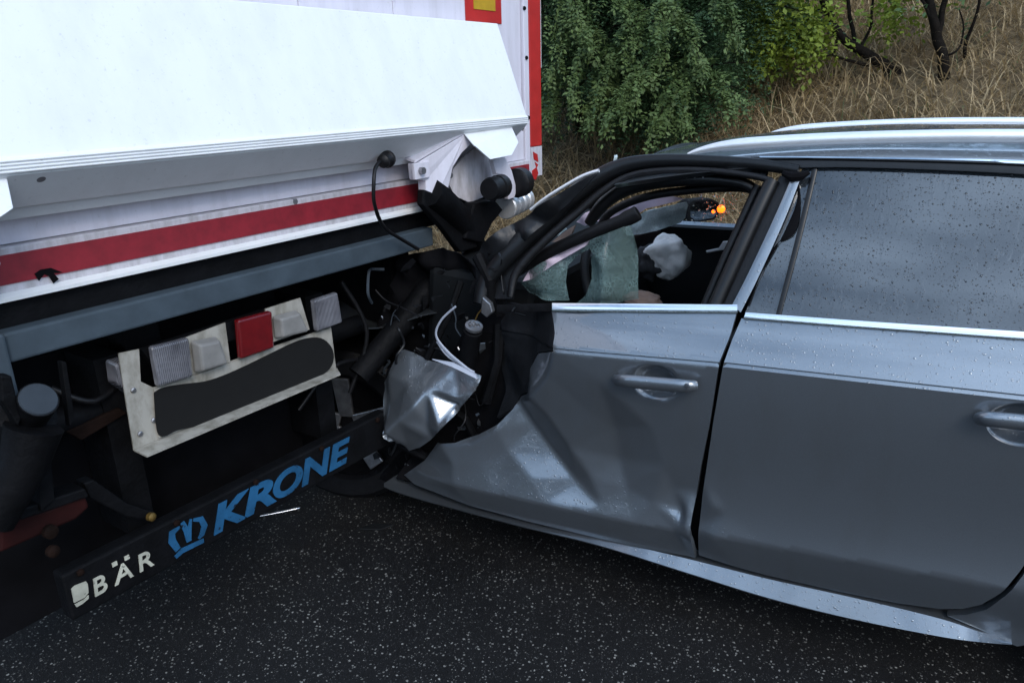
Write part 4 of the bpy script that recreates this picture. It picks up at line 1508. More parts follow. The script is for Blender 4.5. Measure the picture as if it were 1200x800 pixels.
# ---- shattered screen and side glass seen through the window opening
sheet([(609, 331), (620, 316), (640, 302), (664, 292), (684, 284), (690, 292), (672, 302), (664, 312), (663, 330), (667, 352), (640, 351), (618, 344)],
      [(609, 331, 0), (640, 310, .03), (664, 300, -.02), (667, 352, 0), (640, 340, .02), (618, 344, -.02), (690, 290, 0)], 0.012, -0.16, 0.008, 1).build('broken_screen', M['cracked'], car, smooth=60, solid=0.004)
sheet([(684, 282), (698, 268), (716, 262), (730, 262), (736, 282), (739, 310), (739, 357), (676, 355), (688, 345), (695, 326), (693, 304), (697, 296)],
      [(684, 282, 0), (730, 262, -.06), (739, 310, -.08), (739, 357, -.08), (712, 310, .04), (712, 270, .0), (712, 350, .04), (692, 310, -.0), (676, 355, .0)], 0.012, -0.20, 0.008, 2).build('broken_screen', M['cracked'], car, smooth=60, solid=0.004)
sheet([(733, 262), (745, 252), (758, 243), (780, 238), (806, 232), (808, 236), (802, 252), (796, 258), (770, 266), (750, 271), (734, 272)],
      [(733, 262, 0), (806, 232, .02), (796, 258, -.02), (750, 271, .0), (770, 250, .04)], 0.015, -0.75, 0.01, 5).build('broken_screen', M['cracked_lt'], car, smooth=60, solid=0.005)
sheet([(648, 272), (660, 262), (664, 268), (654, 276)], [], 0.01, -0.3, 0.005, 6).build('broken_screen', M['cracked_lt'], car, smooth=60, solid=0.004)
# black bar fallen across the opening
bar = [(566, 348), (600, 322), (640, 297), (690, 274), (735, 256), (748, 249)]
MB().tube(catmull([F(x, y, -0.13) for x, y in bar], 5), [0.018] * 20 + [0.022] * 5 + [0.02], 8, flat=(CN, 0.5)).build('fallen_seal_bar', M['rubber'], car, smooth=40)
# deployed air bags
sheet([(612, 330), (618, 318), (650, 299), (690, 281), (686, 288), (655, 306), (622, 328)], [(612, 330, 0), (650, 303, .03), (690, 281, 0), (622, 328, -.01), (655, 306, -.01), (650, 299, -.01)], 0.01, -0.14, 0.004, 8).build('curtain_airbag', M['airbag'], car, smooth=80, solid=0.01)
sheet([(700, 256), (716, 246), (742, 236), (765, 228), (790, 227), (802, 230), (780, 236), (758, 241), (744, 251), (722, 256)], [(700, 256, 0), (742, 244, .05), (800, 228, 0), (744, 251, 0), (765, 228, 0)], 0.015, -0.62, 0.015, 9).build('passenger_airbag', M['airbag'], car, smooth=80, solid=0.01)
sheet([(676, 258), (690, 246), (706, 240), (702, 256), (688, 262)], [(676, 258, 0), (690, 250, .03), (706, 240, 0)], 0.012, -0.45, 0.01, 10).build('passenger_airbag', M['airbag'], car, smooth=80, solid=0.01)
sheet([(646, 282), (664, 268), (674, 262), (670, 272), (654, 282)], [], 0.012, -0.42, 0.01, 12).build('airbag_flap', M['tan'], car, smooth=80, solid=0.008)


def blob(c, rad, name, mat, parent, seed=0, amp=0.18, n=22, freq=2.2):
    rows = []
    for i in range(n + 1):
        th = math.pi * i / n
        row = []
        for k in range(n * 2):
            ph = math.pi * k / n
            d = Vector((math.sin(th) * math.cos(ph), math.sin(th) * math.sin(ph), math.cos(th)))
            f = 1 + amp * (noise.noise(d * freq + Vector((seed, 0, 0))) + 0.3 * noise.noise(d * freq * 2.5 + Vector((0, seed, 0))) - 0.3 * abs(noise.noise(d * freq * 4 + Vector((0, 0, seed)))))
            row.append(Vector(c) + Vector((d.x * rad[0], d.y * rad[1], d.z * rad[2])) * f)
        rows.append(row)
    return MB().grid(rows, close=True).build(name, mat, parent, smooth=180)


blob(F(783, 300, -0.95), (0.085, 0.09, 0.085), 'burst_airbag', M['airbag_g'], car, 3, 0.30, 34, 1.25)
blob(F(764, 308, -0.93), (0.06, 0.07, 0.07), 'burst_airbag', M['seat'], car, 9, 0.3)
blob(F(752, 352, -0.45), (0.05, 0.07, 0.03), 'trim_cloth', M['tan'], car, 5, 0.25)

# ---- cabin
MB().prism([car_pt(1.02, -0.2, 0.95), car_pt(1.45, -0.2, 0.98), car_pt(1.5, -0.2, 0.45), car_pt(1.1, -0.2, 0.55)], -CN * -1.4).build('dashboard', M['interior'], car, bevel=0.03)
st_c = car_pt(0.86, -0.45, 0.88)
ax_s = (CDIR * -0.9 + Vector((0, 0, 0.42))).normalized()
u_ = ax_s.cross(CN).normalized()
ring = [st_c + (CN * math.cos(2 * math.pi * k / 28) + u_ * math.sin(2 * math.pi * k / 28)) * 0.18 for k in range(29)]
sw = MB().tube(ring, 0.015, 10).build('steering_wheel', M['interior'], car, smooth=60)
MB().lathe([(-0.05, 0.04), (0.0, 0.07), (0.03, 0.06), (0.035, 0.02)], st_c, ax_s, 18).build('wheel_hub', M['interior'], sw, smooth=40)
for k in (0, 2, 3):
    a = math.pi * k / 2 * 1.0
    MB().tube([st_c, st_c + (CN * math.cos(a) + u_ * math.sin(a)) * 0.178], 0.016, 6).build('wheel_spoke', M['interior'], sw, smooth=60)


def seat(o, s):
    def bx_(pts, w0, w1, nm):
        a = [car_pt(ss, o - w0 / 2, z) for ss, z in pts]
        return MB().prism(a, -CN * w0 * -1 * -1).build(nm, M['seat'], car, bevel=0.035)
    bx_([(s + 0.45, 0.44), (s + 0.46, 0.56), (s + 0.05, 0.50), (s - 0.02, 0.36)], 0.5, 0, 'seat_cushion')
    bx_([(s + 0.06, 0.45), (s - 0.06, 0.42), (s - 0.30, 1.02), (s - 0.20, 1.05)], 0.48, 0, 'seat_back')
    bx_([(s - 0.20, 1.06), (s - 0.27, 1.05), (s - 0.33, 1.20), (s - 0.25, 1.22)], 0.26, 0, 'headrest')


seat(-0.68, 0.16)
seat(-1.40, 0.16)
MB().prism([car_pt(-0.45, -0.2, 0.45), car_pt(-0.45, -0.2, 0.58), car_pt(-0.95, -0.2, 0.56), car_pt(-1.15, -0.2, 1.08), car_pt(-1.25, -0.2, 1.06), car_pt(-1.05, -0.2, 0.45)], CN * 1.3).build('rear_bench', M['seat'], car, bevel=0.03)
MB().box((0, 0, 0), (0.001, 0.001, 0.001))
# inner panel and pull handle of the far door
MB().grid([[far(s, z, -0.07 - 0.02 * math.sin((z - 0.3) * 4)) for z in np.linspace(0.28, FZW - 0.005, 10)] for s in np.linspace(-0.40, 1.3, 14)]).build('far_door_card', M['interior'], car, smooth=60, solid=0.02)
OF = -W_CAR + 0.17
MB().prism([F(827, 294, OF), F(842, 291, OF), F(847, 283, OF), F(857, 282.5, OF), F(853, 292, OF), F(828, 296.5, OF)], CN * 0.015).build('door_pull', M['alu'], car, bevel=0.002)
# headliner
MB().grid([[p - Vector((0, 0, 0.045)) for p in roof_sec(s, 9)] for s in np.linspace(0.72, -1.8, 14)]).build('headliner', M['interior'], car, smooth=60)

V, Tn = fill2d([(0.38, 0.93), (1.40, 0.93), (0.80, 1.30), (0.30, 1.33)], 0.08)
MB().add([far(s, z, -0.012) for s, z in V], Tn).build('far_window', M['clear'], car, smooth=60)

dr = MB()
for k in range(110):
    px_, py_ = random.uniform(798, 888), random.uniform(224, 263)
    if k < 60:
        px_, py_ = random.gauss(846, 11), random.gauss(243, 9)
    c = F(px_, py_, -W_CAR + 0.075)
    r_ = random.uniform(0.002, 0.0052)
    dr.lathe([(-r_ * 0.95, r_ * 0.3), (-r_ * 0.7, r_ * 0.7), (0, r_), (r_ * 0.7, r_ * 0.7), (r_ * 0.95, r_ * 0.3)], c, CN, 8)
dro = dr.build('rain_drops', M['drop'], car, smooth=180)
dro['kind'] = 'stuff'

# ---- far mirror with its lit indicator
mo = -W_CAR - 0.10
mpx = [(806, 240), (814, 234), (834, 232), (843, 237), (845, 249), (838, 258), (814, 262), (806, 256)]
mirror = MB().prism([F(x, y, mo) for x, y in mpx], CDIR * 0.07 + CN * 0.03).build('far_mirror', M['interior'], car, bevel=0.008)
gpx = [(809, 241), (816, 236.5), (833, 235), (840, 239), (841, 248), (835, 255), (815, 259), (809, 254)]
MB().prism([F(x, y, mo) - CDIR * 0.003 for x, y in gpx], CDIR * 0.002).build('mirror_glass', M['mirror'], mirror)
lamp_c = F(845, 245, mo + 0.06)
MB().lathe([(0, 0.020), (0.006, 0.019), (0.012, 0.008)], lamp_c, CAM - lamp_c, 12).build('indicator', M['amber'], mirror, smooth=40)
MB().lathe([(0, 0.009), (0.004, 0.008), (0.006, 0.003)], F(836, 248, mo + 0.06), CAM - lamp_c, 10).build('indicator', M['amber'], mirror, smooth=40)

# ---- crushed wing: hanging fragment, strut, wires, torn black inner wing
WV = [(464, 414, -.01), (472, 411, -.02), (500, 424, -.015), (530, 430, -.015), (560, 442, -.015), (558, 458, .02), (545, 466, .035), (510, 452, .045), (462, 436, .035), (486, 444, .042),
      (455, 444, .015), (500, 467, .080), (473, 494, .120), (512, 488, .06), (530, 490, .085), (516, 505, .06), (489, 520, .05), (462, 486, .06), (540, 472, .0), (468, 466, .05), (486, 480, .10)]
wo = sheet([(464, 414), (470, 411), (482, 415), (500, 424), (530, 430), (548, 436), (561, 442), (560, 455), (552, 465), (544, 473), (538, 484), (528, 495), (516, 507), (503, 516), (489, 521), (478, 506), (464, 490), (459, 468), (454, 446), (460, 436)],
           WV, 0.0085, 0.0, 0.004, 21).build('wing_fragment', M['paint'], car, smooth=48, solid=0.004, label='crumpled grey remnant of the front wing')
# pale trim strips sprung out of the wing
ftube([(534, 359), (517, 375), (511, 393), (524, 412), (545, 430), (558, 440)], [0.0035, 0.0035, 0.004, 0.006, 0.006, 0.004], 'sprung_trim', M['wire_w'], car, o=0.03, fl=(CN, 0.5))
ftube([(512, 400), (526, 418), (556, 436)], [0.003, 0.004, 0.003], 'sprung_trim', M['wire_w'], car, o=0.025)
MB().prism([F(506, 421, .055), F(530, 430, .055), F(559, 444, .045), F(556, 438, .04), F(530, 425, .045)], CN * 0.006).build('sprung_trim', M['wire_w'], car)
ftube([(529, 356), (534, 372), (534, 384), (540, 394)], 0.0025, 'torn_wire', M['greycap'], car, o=-0.02, n=6)
ftube([(440, 340), (452, 352), (470, 360), (494, 372)], 0.003, 'torn_wire', M['rubber'], car, o=-0.05, n=6)
ftube([(565, 362), (560, 368), (557, 375)], 0.0022, 'torn_wire', M['brass'], car, o=0.01, n=6)
# suspension strut head and mirror hinge
sc = F(555, 384, -0.0)
MB().lathe([(-0.16, 0.030), (-0.012, 0.030), (-0.010, 0.025), (0.0, 0.027), (0.004, 0.022), (0.002, 0.012)], sc, Vector((-0.16, -0.35, 0.9)), 20).build('strut', M['black'], car, smooth=35)
MB().lathe([(0.0, 0.028), (0.009, 0.028), (0.010, 0.019), (0.006, 0.018)], sc, Vector((-0.16, -0.35, 0.9)), 20).build('strut_ring', M['steel'], car, smooth=35)
for k in range(5):
    a = 2 * math.pi * k / 5
    MB().lathe([(0, 0.005), (0.007, 0.004)], sc + Vector((0.012 * math.cos(a), 0.012 * math.sin(a) * 0.9, 0.009)), Vector((-0.16, -0.35, 0.9)), 6).build('strut_bolt', M['steel'], car)
MB().prism([F(565, 348, .015), F(574, 356, .015), (F(577, 366, .015)), F(570, 372, .015), F(563, 366, .015)], CN * 0.02).build('mirror_hinge', M['steel'], car, bevel=0.003)
# black inner wing: a jagged torn sheet deep behind
sheet([(470, 300), (520, 290), (560, 300), (600, 345), (604, 420), (600, 500), (560, 545), (500, 560), (450, 575), (440, 520), (430, 430)],
      [(470, 300, 0), (560, 300, .04), (600, 345, .1), (520, 360, -.1), (560, 420, .05), (500, 440, -.06), (600, 500, .05), (540, 500, -.05), (500, 560, .06), (450, 575, .05), (430, 430, -.05), (470, 480, .05), (480, 380, .04)],
      0.02, -0.22, 0.05, 4).build('inner_wing', M['matt_black'], car, smooth=35, solid=0.004)
for (a, b, r, o1, o2) in (((560, 300), (575, 365), .02, -.05, -.04), ((540, 330), (500, 420), .012, -.1, -.02), ((585, 380), (570, 470), .02, -.10, -.06), ((520, 470), (560, 520), .015, -.05, -.08),
                          ((470, 520), (520, 560), .02, -.02, -.05), ((455, 540), (490, 500), .012, -.03, -.02)):
    MB().tube([F(*a, o1), F((a[0] + b[0]) / 2 + 6, (a[1] + b[1]) / 2 - 4, (o1 + o2) / 2 + .02), F(*b, o2)], [r, r * 0.8, r], 8).build('bent_strut', M['black'], car, smooth=40)
# fragments caught in the wreck
for i, (x, y) in enumerate([(482, 385), (497, 396), (489, 360), (520, 478), (530, 474), (557, 485), (573, 402), (449, 372), (486, 410), (560, 500), (548, 415), (538, 410), (545, 372), (588, 300), (572, 296)]):
    c = F(x, y, -0.02 + 0.02 * math.sin(i * 3))
    a = Vector((random.uniform(-1, 1), random.uniform(-1, 1), random.uniform(-1, 1))) * 0.012
    b = Vector((random.uniform(-1, 1), random.uniform(-1, 1), random.uniform(-1, 1))) * 0.009
    MB().prism([c, c + a, c + a + b * 0.6, c + b], a.cross(b).normalized() * 0.003).build('torn_fragment', M[('scuffed_shaded', 'greycap', 'black', 'steel')[i % 4]], car)
def crush_pt():
    while True:
        x, y = random.uniform(445, 605), random.uniform(285, 560)
        if y < 300 + (605 - x) * 0.1 or (x > 565 and y > 370) or (y > 500 and x > 520):
            continue
        return x, y


for i in range(46):
    x, y = crush_pt()
    c = F(x, y, random.uniform(-0.16, -0.01))
    sz_ = random.uniform(0.015, 0.05)
    a = Vector((random.uniform(-1, 1), random.uniform(-1, 1), random.uniform(-1, 1))) * sz_
    b = Vector((random.uniform(-1, 1), random.uniform(-1, 1), random.uniform(-1, 1))) * sz_ * 0.6
    n_ = a.cross(b).normalized() * 0.012
    MB().add([c, c + a * 0.5 + n_, c + a, c + a + b * 0.7 - n_, c + a * 0.4 + b, c + b * 0.8 + n_ * 0.6], [(0, 1, 5), (1, 2, 3), (1, 3, 4), (1, 4, 5)]).build('torn_fragment', M[('scuffed_shaded', 'black', 'scuffed_shaded', 'trim', 'paint', 'black', 'rubber')[i % 7]], car, solid=0.002)
for i in range(16):
    x, y = crush_pt()
    o_ = random.uniform(-0.10, 0.0)
    pts = [F(x, y, o_)]
    for _ in range(4):
        pts.append(pts[-1] + Vector((random.uniform(-.04, .04), random.uniform(-.03, .03), random.uniform(-.06, .03))))
    MB().tube(catmull(pts, 5), random.choice((0.0018, 0.0025, 0.005)), 6).build('torn_wire', M[('rubber', 'greycap', 'rubber', 'scuffed_shaded')[i % 4]], car, smooth=60)
# crushed engine bay under the trailer
sheet_rows = []
for s in np.linspace(1.42, 2.45, 16):
    row = []
    for k in range(13):
        t = k / 12
        o = -0.12 - 1.55 * t
        z = 0.86 - 0.16 * (s - 1.42) + 0.10 * noise.noise(Vector((s * 5, o * 4, 2))) - 0.06
        row.append(car_pt(s, o, z))
    sheet_rows.append(row)
MB().grid(sheet_rows).build('bonnet', M['paint'], car, smooth=35, solid=0.004, label='buckled bonnet pushed under the trailer')
MB().prism([car_pt(1.5, -0.35, 0.25), car_pt(2.4, -0.4, 0.3), car_pt(2.4, -0.4, 0.6), car_pt(1.5, -0.35, 0.66)], CN * 1.1).build('engine_block', M['black'], car, bevel=0.03)

# ================================================================== LOOSE PIECES ON THE ROAD
gp = [G(297, 607), G(315, 604), G(335, 600), G(353, 596)]
tag(MB().tube(catmull([p + Vector((0, 0, 0.006)) for p in gp], 5), [0.001] + [0.005] * 14 + [0.001], 8).build('trim_fragment', M['chrome'], smooth=50),
    'thin curved silver strip of trim lying on the asphalt below the blue lettering', 'debris')
gp = [G(420, 621), G(440, 614), G(462, 616), G(446, 622)]
tag(MB().prism([p + Vector((0, 0, 0.002)) for p in gp], (0, 0, 0.006)).build('plastic_fragment', M['interior'], bevel=0.002),
    'flat dark grey plastic shard lying on the asphalt under the car', 'debris')
for (x, y, r, lab, mt) in ((392, 556, .008, 'small pale glass crumb on the road under the letter E', 'plastic_w'), (428, 560, .008, 'small pale glass crumb on the road by the crushed wing', 'plastic_w')):
    c = G(x, y)
    b = MB()
    b.lathe([(0, r * 0.8), (r * 0.6, r), (r * 1.1, r * 0.5)], c, (0.1, 0, 1), 5)
    tag(b.build('glass_crumb', M[mt]), lab, 'debris')

# ================================================================== VEGETATION


def mesh_np(name, V, Fq, mat, parent=None):
    me = bpy.data.meshes.new(name)
    V = np.asarray(V, np.float32)
    base = np.zeros(3)
    q = parent
    while q is not None:
        base += np.array(q.location)
        q = q.parent
    V = V - base.astype(np.float32)
    n, k = Fq.shape
    me.vertices.add(len(V))
    me.vertices.foreach_set('co', V.ravel())
    me.loops.add(n * k)
    me.loops.foreach_set('vertex_index', Fq.astype(np.int32).ravel())
    me.polygons.add(n)
    me.polygons.foreach_set('loop_start', np.arange(n, dtype=np.int32) * k)
    me.update(calc_edges=True)
    me.materials.append(mat)
    o = bpy.data.objects.new(name, me)
    COL.objects.link(o)
    o.parent = parent
    return o


def blades(P, H, lean, width, nseg=3):
    """ribbons: roots P (n,3), lengths H, bent by lean"""
    n = len(P)
    a = RNG.uniform(0, 2 * np.pi, n)
    side = np.stack([np.cos(a + np.pi / 2), np.sin(a + np.pi / 2), np.zeros(n)], 1)
    d = np.stack([np.cos(a), np.sin(a), np.zeros(n)], 1)
    V = np.zeros((n, (nseg + 1) * 2, 3))
    for k in range(nseg + 1):
        t = k / nseg
        c = P + d * (lean * H * t ** 1.6)[:, None] + np.array([0, 0, 1]) * (H * (t - 0.5 * np.minimum(lean, 1.4) * t * t))[:, None]
        w = width * (1 - 0.8 * t)
        V[:, 2 * k] = c - side * w[:, None]
        V[:, 2 * k + 1] = c + side * w[:, None]
    idx = np.arange(n)[:, None] * ((nseg + 1) * 2)
    Fq = np.concatenate([idx + np.array([2 * k, 2 * k + 1, 2 * k + 3, 2 * k + 2]) for k in range(nseg)], 0)
    return V.reshape(-1, 3), Fq


def bank_pts(n, x0, x1, y0, y1):
    X = x0 + (x1 - x0) * RNG.random(n) ** 1.3
    Y = RNG.uniform(y0, y1, n)
    Z = np.array([bank_z(x, y) for x, y in zip(X, Y)])
    return np.stack([X, Y, Z - 0.02], 1)


n = 70000
P = bank_pts(n, ROAD_R + 0.1, 12.5, -4, 13)
V, Fq = blades(P, RNG.uniform(0.25, 0.75, n) * (0.6 + 0.4 * RNG.random(n)), RNG.uniform(0.5, 2.3, n), RNG.uniform(0.003, 0.008, n))
struct(mesh_np('dry_grass', V, Fq, M['straw']), 'stuff', 'tangled dry straw-coloured grass covering the embankment')
n = 1500
P = bank_pts(n, ROAD_R + 0.1, 9, -5, 13)
V, Fq = blades(P, RNG.uniform(0.15, 0.4, n), RNG.uniform(0.3, 1.2, n), RNG.uniform(0.003, 0.006, n))
struct(mesh_np('green_grass', V, Fq, M['leaf']), 'stuff', 'sparse green grass tufts among the straw on the embankment')


def unit(v):
    return v / (np.linalg.norm(v, axis=-1, keepdims=True) + 1e-9)


def fronds(O, Dv, Ln, pairs, lw, ll):
    """feathery leaves: along each frond, pairs of leaflets"""
    n = len(O)
    Dv = unit(Dv)
    up = np.array([0, 0, 1.0])
    S = unit(np.cross(Dv, up) + RNG.normal(0, 0.25, (n, 3)))
    Nn = unit(np.cross(S, Dv))
    Vs, k = [], 0
    for j in range(pairs * 2 + 1):
        t = (j // 2 + 0.6) / (pairs + 0.6)
        sg = 1 if j % 2 else -1
        c = O + Dv * (Ln * t)[:, None] - up * (0.35 * Ln * t * t)[:, None]
        if j == pairs * 2:
            a = unit(Dv - up * 0.4)
        else:
            a = unit(S * sg + Dv * 0.45 + RNG.normal(0, 0.25, (n, 3)) - up * 0.15)
        b = unit(np.cross(a, Nn) + RNG.normal(0, 0.2, (n, 3)))
        k_ = (0.45 + 1.0 * RNG.random(n))[:, None]
        L_ = ll * k_
        W_ = lw * k_
        q = np.stack([c, c + a * L_ * 0.5 + b * W_, c + a * L_, c + a * L_ * 0.5 - b * W_], 1)
        Vs.append(q)
    V = np.concatenate(Vs, 0).reshape(-1, 3)
    return V, np.arange(len(V)).reshape(-1, 4)


def shrub(name, base, clumps, nfr, mats, label, group, leaf=(0.0075, 0.030), pairs=7, frond=(0.14, 0.30), stems=16, sprays=()):
    """clumps: (centre, radius) ellipsoids of foliage; stems run from the base to the clumps"""
    root = empty(name, base, label, 'shrub' if 'shrub' in name else 'tree', group)
    tr = MB()
    tips = []
    for i, (c, r) in enumerate(clumps):
        c = Vector(c)
        b0 = Vector(base) + Vector((random.uniform(-.15, .15), random.uniform(-.15, .15), 0))
        mid = b0.lerp(c, 0.5) + Vector((random.uniform(-.2, .2), random.uniform(-.2, .2), random.uniform(0, .25)))
        pts = catmull([b0, mid, c], 5)
        tr.tube(pts, list(np.linspace(0.035, 0.010, len(pts))), 6)
        for _ in range(stems):
            d = Vector((random.gauss(0, 1), random.gauss(0, 1), random.gauss(0, 0.7))).normalized()
            e = c + Vector((d.x * r[0], d.y * r[1], d.z * r[2])) * random.uniform(0.8, 1.45)
            m_ = c.lerp(e, 0.5) + Vector((0, 0, 0.12 * max(r)))
            tr.tube(catmull([mid.lerp(c, 0.7), m_, e], 3), list(np.linspace(0.010, 0.003, 7)), 5)
            tips.append((m_, e))
    tr.build('trunk', M['bark'], root, smooth=60)
    O, Dv = [], []
    tot = sum(r[0] * r[2] for _, r in clumps)
    for c, r in clumps:
        k = int(nfr * r[0] * r[2] / tot)
        u = unit(RNG.normal(0, 1, (k, 3)))
        rad = RNG.random(k)[:, None] ** 0.6
        lump = np.array([noise.noise(Vector(tuple(x * 2.3)) + Vector((c[0], c[1], 0))) for x in u])[:, None]
        p = np.array(c) + u * rad * np.array(r) * (1 + 0.45 * lump)
        O.append(p)
        Dv.append(u * np.array([1, 1, 0.5]) + RNG.normal(0, 0.35, (k, 3)) - np.array([0, 0, 0.35]))
    # sprays along the outer twigs
    for m_, e in tips:
        for t in np.linspace(0.15, 1.05, 11):
            p = m_.lerp(e, t)
            O.append(np.array([tuple(p)]))
            d = (e - m_).normalized()
            Dv.append(np.array([tuple(d)]) * 0.7 + RNG.normal(0, 0.4, (1, 3)) - np.array([0, 0, 0.25]))
    O, Dv = np.concatenate(O), np.concatenate(Dv)
    Ln = RNG.uniform(*frond, len(O))
    V, Fq = fronds(O, Dv, Ln, pairs, leaf[0], leaf[1])
    mesh_np('crown', V, Fq, mats, root)
    # arching outer sprays: paler leaf colour stands in for light on them
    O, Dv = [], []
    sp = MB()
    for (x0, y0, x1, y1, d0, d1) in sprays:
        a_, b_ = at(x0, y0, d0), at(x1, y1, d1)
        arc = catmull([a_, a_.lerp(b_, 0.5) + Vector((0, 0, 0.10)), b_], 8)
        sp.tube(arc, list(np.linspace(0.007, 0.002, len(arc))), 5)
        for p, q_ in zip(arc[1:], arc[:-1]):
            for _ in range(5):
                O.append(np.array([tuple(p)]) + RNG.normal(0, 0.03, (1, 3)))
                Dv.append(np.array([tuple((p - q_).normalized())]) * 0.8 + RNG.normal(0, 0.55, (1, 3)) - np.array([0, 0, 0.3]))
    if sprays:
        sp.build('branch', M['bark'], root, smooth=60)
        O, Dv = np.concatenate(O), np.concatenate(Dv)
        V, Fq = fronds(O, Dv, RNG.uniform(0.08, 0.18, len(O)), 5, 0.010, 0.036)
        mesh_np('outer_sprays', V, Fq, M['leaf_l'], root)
    return root


def at(px, py, dist):
    return CAM + ray(px, py).normalized() * dist


def foot(p):
    return Vector((p.x, p.y, bank_z(p.x, p.y)))


# big feathery shrubs beside the trailer
c1 = [(at(650, 20, 7.6), (0.55, 0.55, 0.5)), (at(690, 90, 7.2), (0.6, 0.6, 0.42)), (at(735, 20, 7.6), (0.7, 0.7, 0.6)), (at(640, -60, 7.8), (0.7, 0.7, 0.6)), (at(720, -80, 7.8), (0.8, 0.8, 0.6))]
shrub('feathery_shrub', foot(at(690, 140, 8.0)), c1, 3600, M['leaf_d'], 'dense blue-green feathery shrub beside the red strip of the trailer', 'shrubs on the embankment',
      sprays=[(680, 20, 650, 80, 7.0, 6.6), (700, 30, 672, 110, 6.9, 6.4), (690, -20, 655, 30, 7.1, 6.7), (730, 50, 705, 100, 6.8, 6.4), (650, 90, 645, 130, 7.0, 6.7), (720, 0, 745, 40, 6.9, 6.5), (660, -10, 690, 50, 6.9, 6.5), (720, 90, 690, 135, 6.7, 6.4)])
c2 = [(at(790, 100, 6.9), (0.5, 0.5, 0.35)), (at(810, 40, 7.3), (0.55, 0.6, 0.5)), (at(765, 130, 6.8), (0.35, 0.35, 0.22)), (at(800, -50, 7.5), (0.7, 0.7, 0.5)), (at(850, 10, 7.6), (0.4, 0.5, 0.4))]
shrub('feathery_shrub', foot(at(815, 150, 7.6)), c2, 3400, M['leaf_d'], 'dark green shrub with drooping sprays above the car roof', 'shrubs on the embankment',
      sprays=[(780, 60, 735, 118, 6.5, 6.1), (770, 85, 708, 142, 6.4, 6.0), (800, 80, 800, 140, 6.5, 6.2), (790, 20, 820, 70, 6.7, 6.3), (760, 10, 735, 60, 6.8, 6.4), (820, 90, 862, 118, 6.6, 6.3), (800, 100, 770, 145, 6.4, 6.1), (840, -10, 860, 40, 6.9, 6.6), (790, 0, 770, 40, 6.6, 6.3)])
# dark mass behind them
c3 = [(at(680, 30, 9.4), (1.0, 1.0, 0.9)), (at(790, 30, 9.2), (1.0, 1.0, 0.9)), (at(880, 10, 8.9), (0.8, 0.8, 0.7)), (at(740, -100, 9.6), (1.5, 1.5, 0.9))]
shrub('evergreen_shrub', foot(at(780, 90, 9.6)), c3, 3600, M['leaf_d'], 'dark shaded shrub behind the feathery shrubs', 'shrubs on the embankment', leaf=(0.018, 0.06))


def limb(m, px_, dist, r0, r1, n=7, sub=5):
    pts = [at(x, y, dist + d) for x, y, d in px_]
    pts = catmull(pts, sub)
    j = [p + Vector((noise.noise(p * 6), noise.noise(p * 6 + Vector((5, 0, 0))), noise.noise(p * 6 + Vector((0, 5, 0))))) * 0.02 for p in pts]
    m.tube(j, list(np.linspace(r0, r1, len(j))), n)
    return pts


# leaning small tree with yellow-green leaves
b = on_bank(1050, 88)
dist = (b - CAM).length
tree = empty('young_tree', b, 'leaning thin dark tree with yellow-green leaf sprays', 'tree', 'thin trees on the embankment')
m = MB()
limb(m, [(1054, 92, 0), (1035, 76, -.05), (1008, 58, -.1), (985, 40, -.15), (968, 10, -.2), (955, -40, -.2)], dist, 0.055, 0.028)
limb(m, [(1012, 60, -.1), (1000, 40, -.0), (994, 0, .05), (990, -60, .1)], dist, 0.022, 0.014)
limb(m, [(985, 40, -.15), (978, 60, -.2), (968, 66, -.3)], dist, 0.018, 0.006)
limb(m, [(1035, 76, -.05), (1005, 74, -.1), (985, 68, -.2), (972, 62, -.2)], dist, 0.020, 0.006)
limb(m, [(1008, 58, -.1), (1020, 30, 0), (1022, -10, .1)], dist, 0.016, 0.010)
limb(m, [(968, 10, -.2), (930, 20, -.35), (905, 50, -.5)], dist, 0.014, 0.004)
limb(m, [(960, -20, -.2), (915, -5, -.4), (885, 30, -.5)], dist, 0.012, 0.004)
m.build('trunk', M['bark'], tree, smooth=60)
O, Dv = [], []
for (x, y, dd, k, sp) in ((940, 20, -.4, 90, .16), (912, 55, -.5, 100, .16), (900, 20, -.5, 60, .14), (890, 8, -.55, 60, .14), (950, 50, -.35, 60, .13), (885, 60, -.5, 22, .08), (930, -20, -.4, 120, .25), (1040, 28, 0, 26, .1), (1052, 5, 0, 40, .12), (1000, -30, 0, 70, .3)):
    c = np.array(at(x, y, dist + dd))
    O.append(c + RNG.normal(0, sp, (k, 3)) * np.array([1, 1, 0.6]))
    Dv.append(RNG.normal(0, 0.6, (k, 3)) - np.array([0, 0, 0.4]))
O, Dv = np.concatenate(O), np.concatenate(Dv)
V, Fq = fronds(O, Dv, RNG.uniform(0.10, 0.2, len(O)), 3, 0.016, 0.052)
mesh_np('crown', V, Fq, M['leaf_y'], tree)
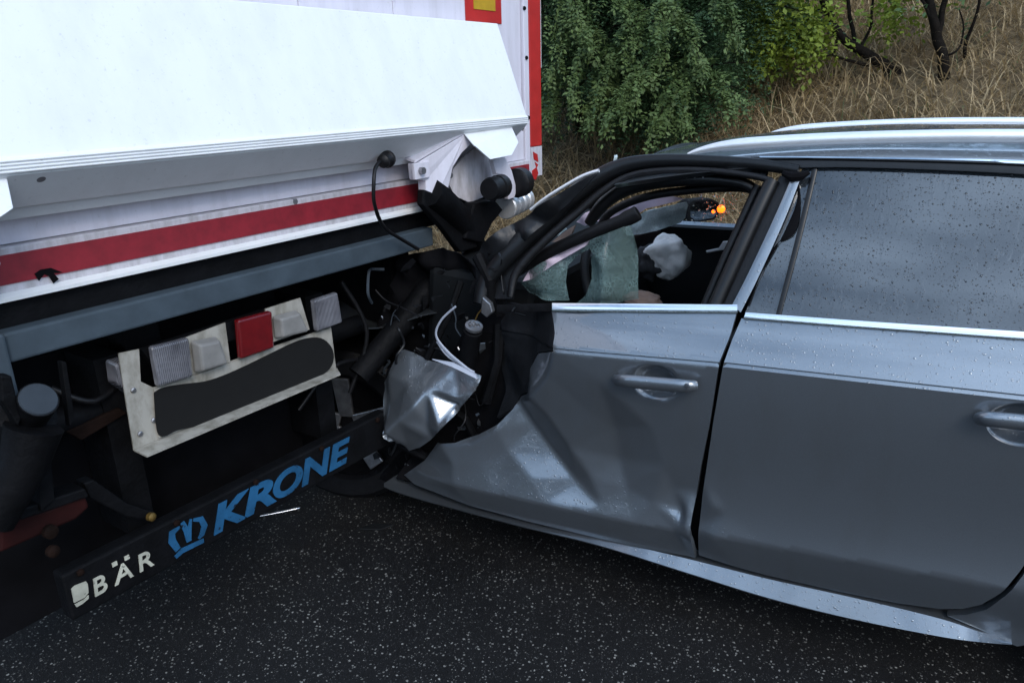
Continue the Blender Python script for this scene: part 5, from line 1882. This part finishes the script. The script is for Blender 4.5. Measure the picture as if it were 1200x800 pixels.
# bare tree
b = on_bank(1108, 92)
dist = (b - CAM).length
tree = empty('bare_tree', b, 'bare dark tree with forked stems standing in dry grass', 'tree', 'thin trees on the embankment')
m = MB()
limb(m, [(1108, 96, 0), (1106, 70, 0), (1098, 45, 0), (1094, 20, 0), (1085, -20, .1), (1080, -90, .2)], dist, 0.05, 0.03)
limb(m, [(1098, 45, 0), (1104, 20, .05), (1112, -20, .1), (1116, -80, .2)], dist, 0.03, 0.018)
limb(m, [(1096, 30, 0), (1086, 10, .0), (1070, -20, .1)], dist, 0.02, 0.010)
limb(m, [(1130, 82, .2), (1132, 50, .2), (1145, 15, .2), (1150, -40, .2)], dist, 0.018, 0.010)
limb(m, [(1104, 68, 0), (1120, 60, 0), (1128, 40, .1), (1124, 10, .1)], dist, 0.012, 0.006)
m.build('trunk', M['bark'], tree, smooth=60)
c4 = [np.array(at(1085, -70, dist)), np.array(at(1150, -60, dist + .2))]
O = np.concatenate([c + RNG.normal(0, .3, (90, 3)) for c in c4])
V, Fq = fronds(O, RNG.normal(0, 0.6, (len(O), 3)), RNG.uniform(0.1, 0.2, len(O)), 3, 0.016, 0.05)
mesh_np('crown', V, Fq, M['leaf'], tree)
# hedge of bushes along the crest of the bank, beyond the picture too
crest = [(-7, 10.6), (-3.5, 10.9), (-0.5, 11.2), (2.5, 11.0), (6, 10.6), (10, 10.5), (14.5, 10.8)]
for i, (y, x) in enumerate(crest):
    b = Vector((x, y, bank_z(x, y)))
    cl = [(b + Vector((random.uniform(-.5, .5), random.uniform(-1, 1), random.uniform(0.9, 2.2))), (1.1, 1.2, 0.9)) for _ in range(4)]
    shrub('hedge_shrub', b, cl, 1500, M['leaf_d'] if i % 2 else M['leaf'], 'dark bush in the row along the crest of the bank', 'bushes along the crest', leaf=(0.03, 0.09), stems=4)
# unseen wood added across the road, height set to darken the car's reflections
n = 9000
X = -22 - RNG.random(n) * 6
Y = RNG.uniform(-60, 60, n)
Hh = np.array([5.2 + 2.0 * noise.noise(Vector((y * 0.12, 0, 0))) + 0.9 * noise.noise(Vector((y * 0.5, 3, 0))) for y in Y])
Z = RNG.random(n) ** 0.8 * Hh
a, b_ = unit(RNG.normal(0, 1, (n, 3))), unit(RNG.normal(0, 1, (n, 3)))
c = np.stack([X, Y, Z], 1)
q = np.stack([c - a * 0.55, c + b_ * 0.4, c + a * 0.55, c - b_ * 0.4], 1).reshape(-1, 3)
struct(mesh_np('added_wood', q, np.arange(len(q)).reshape(-1, 4), M['leaf_w']), 'stuff', 'unseen belt of trees added across the road to darken reflections')
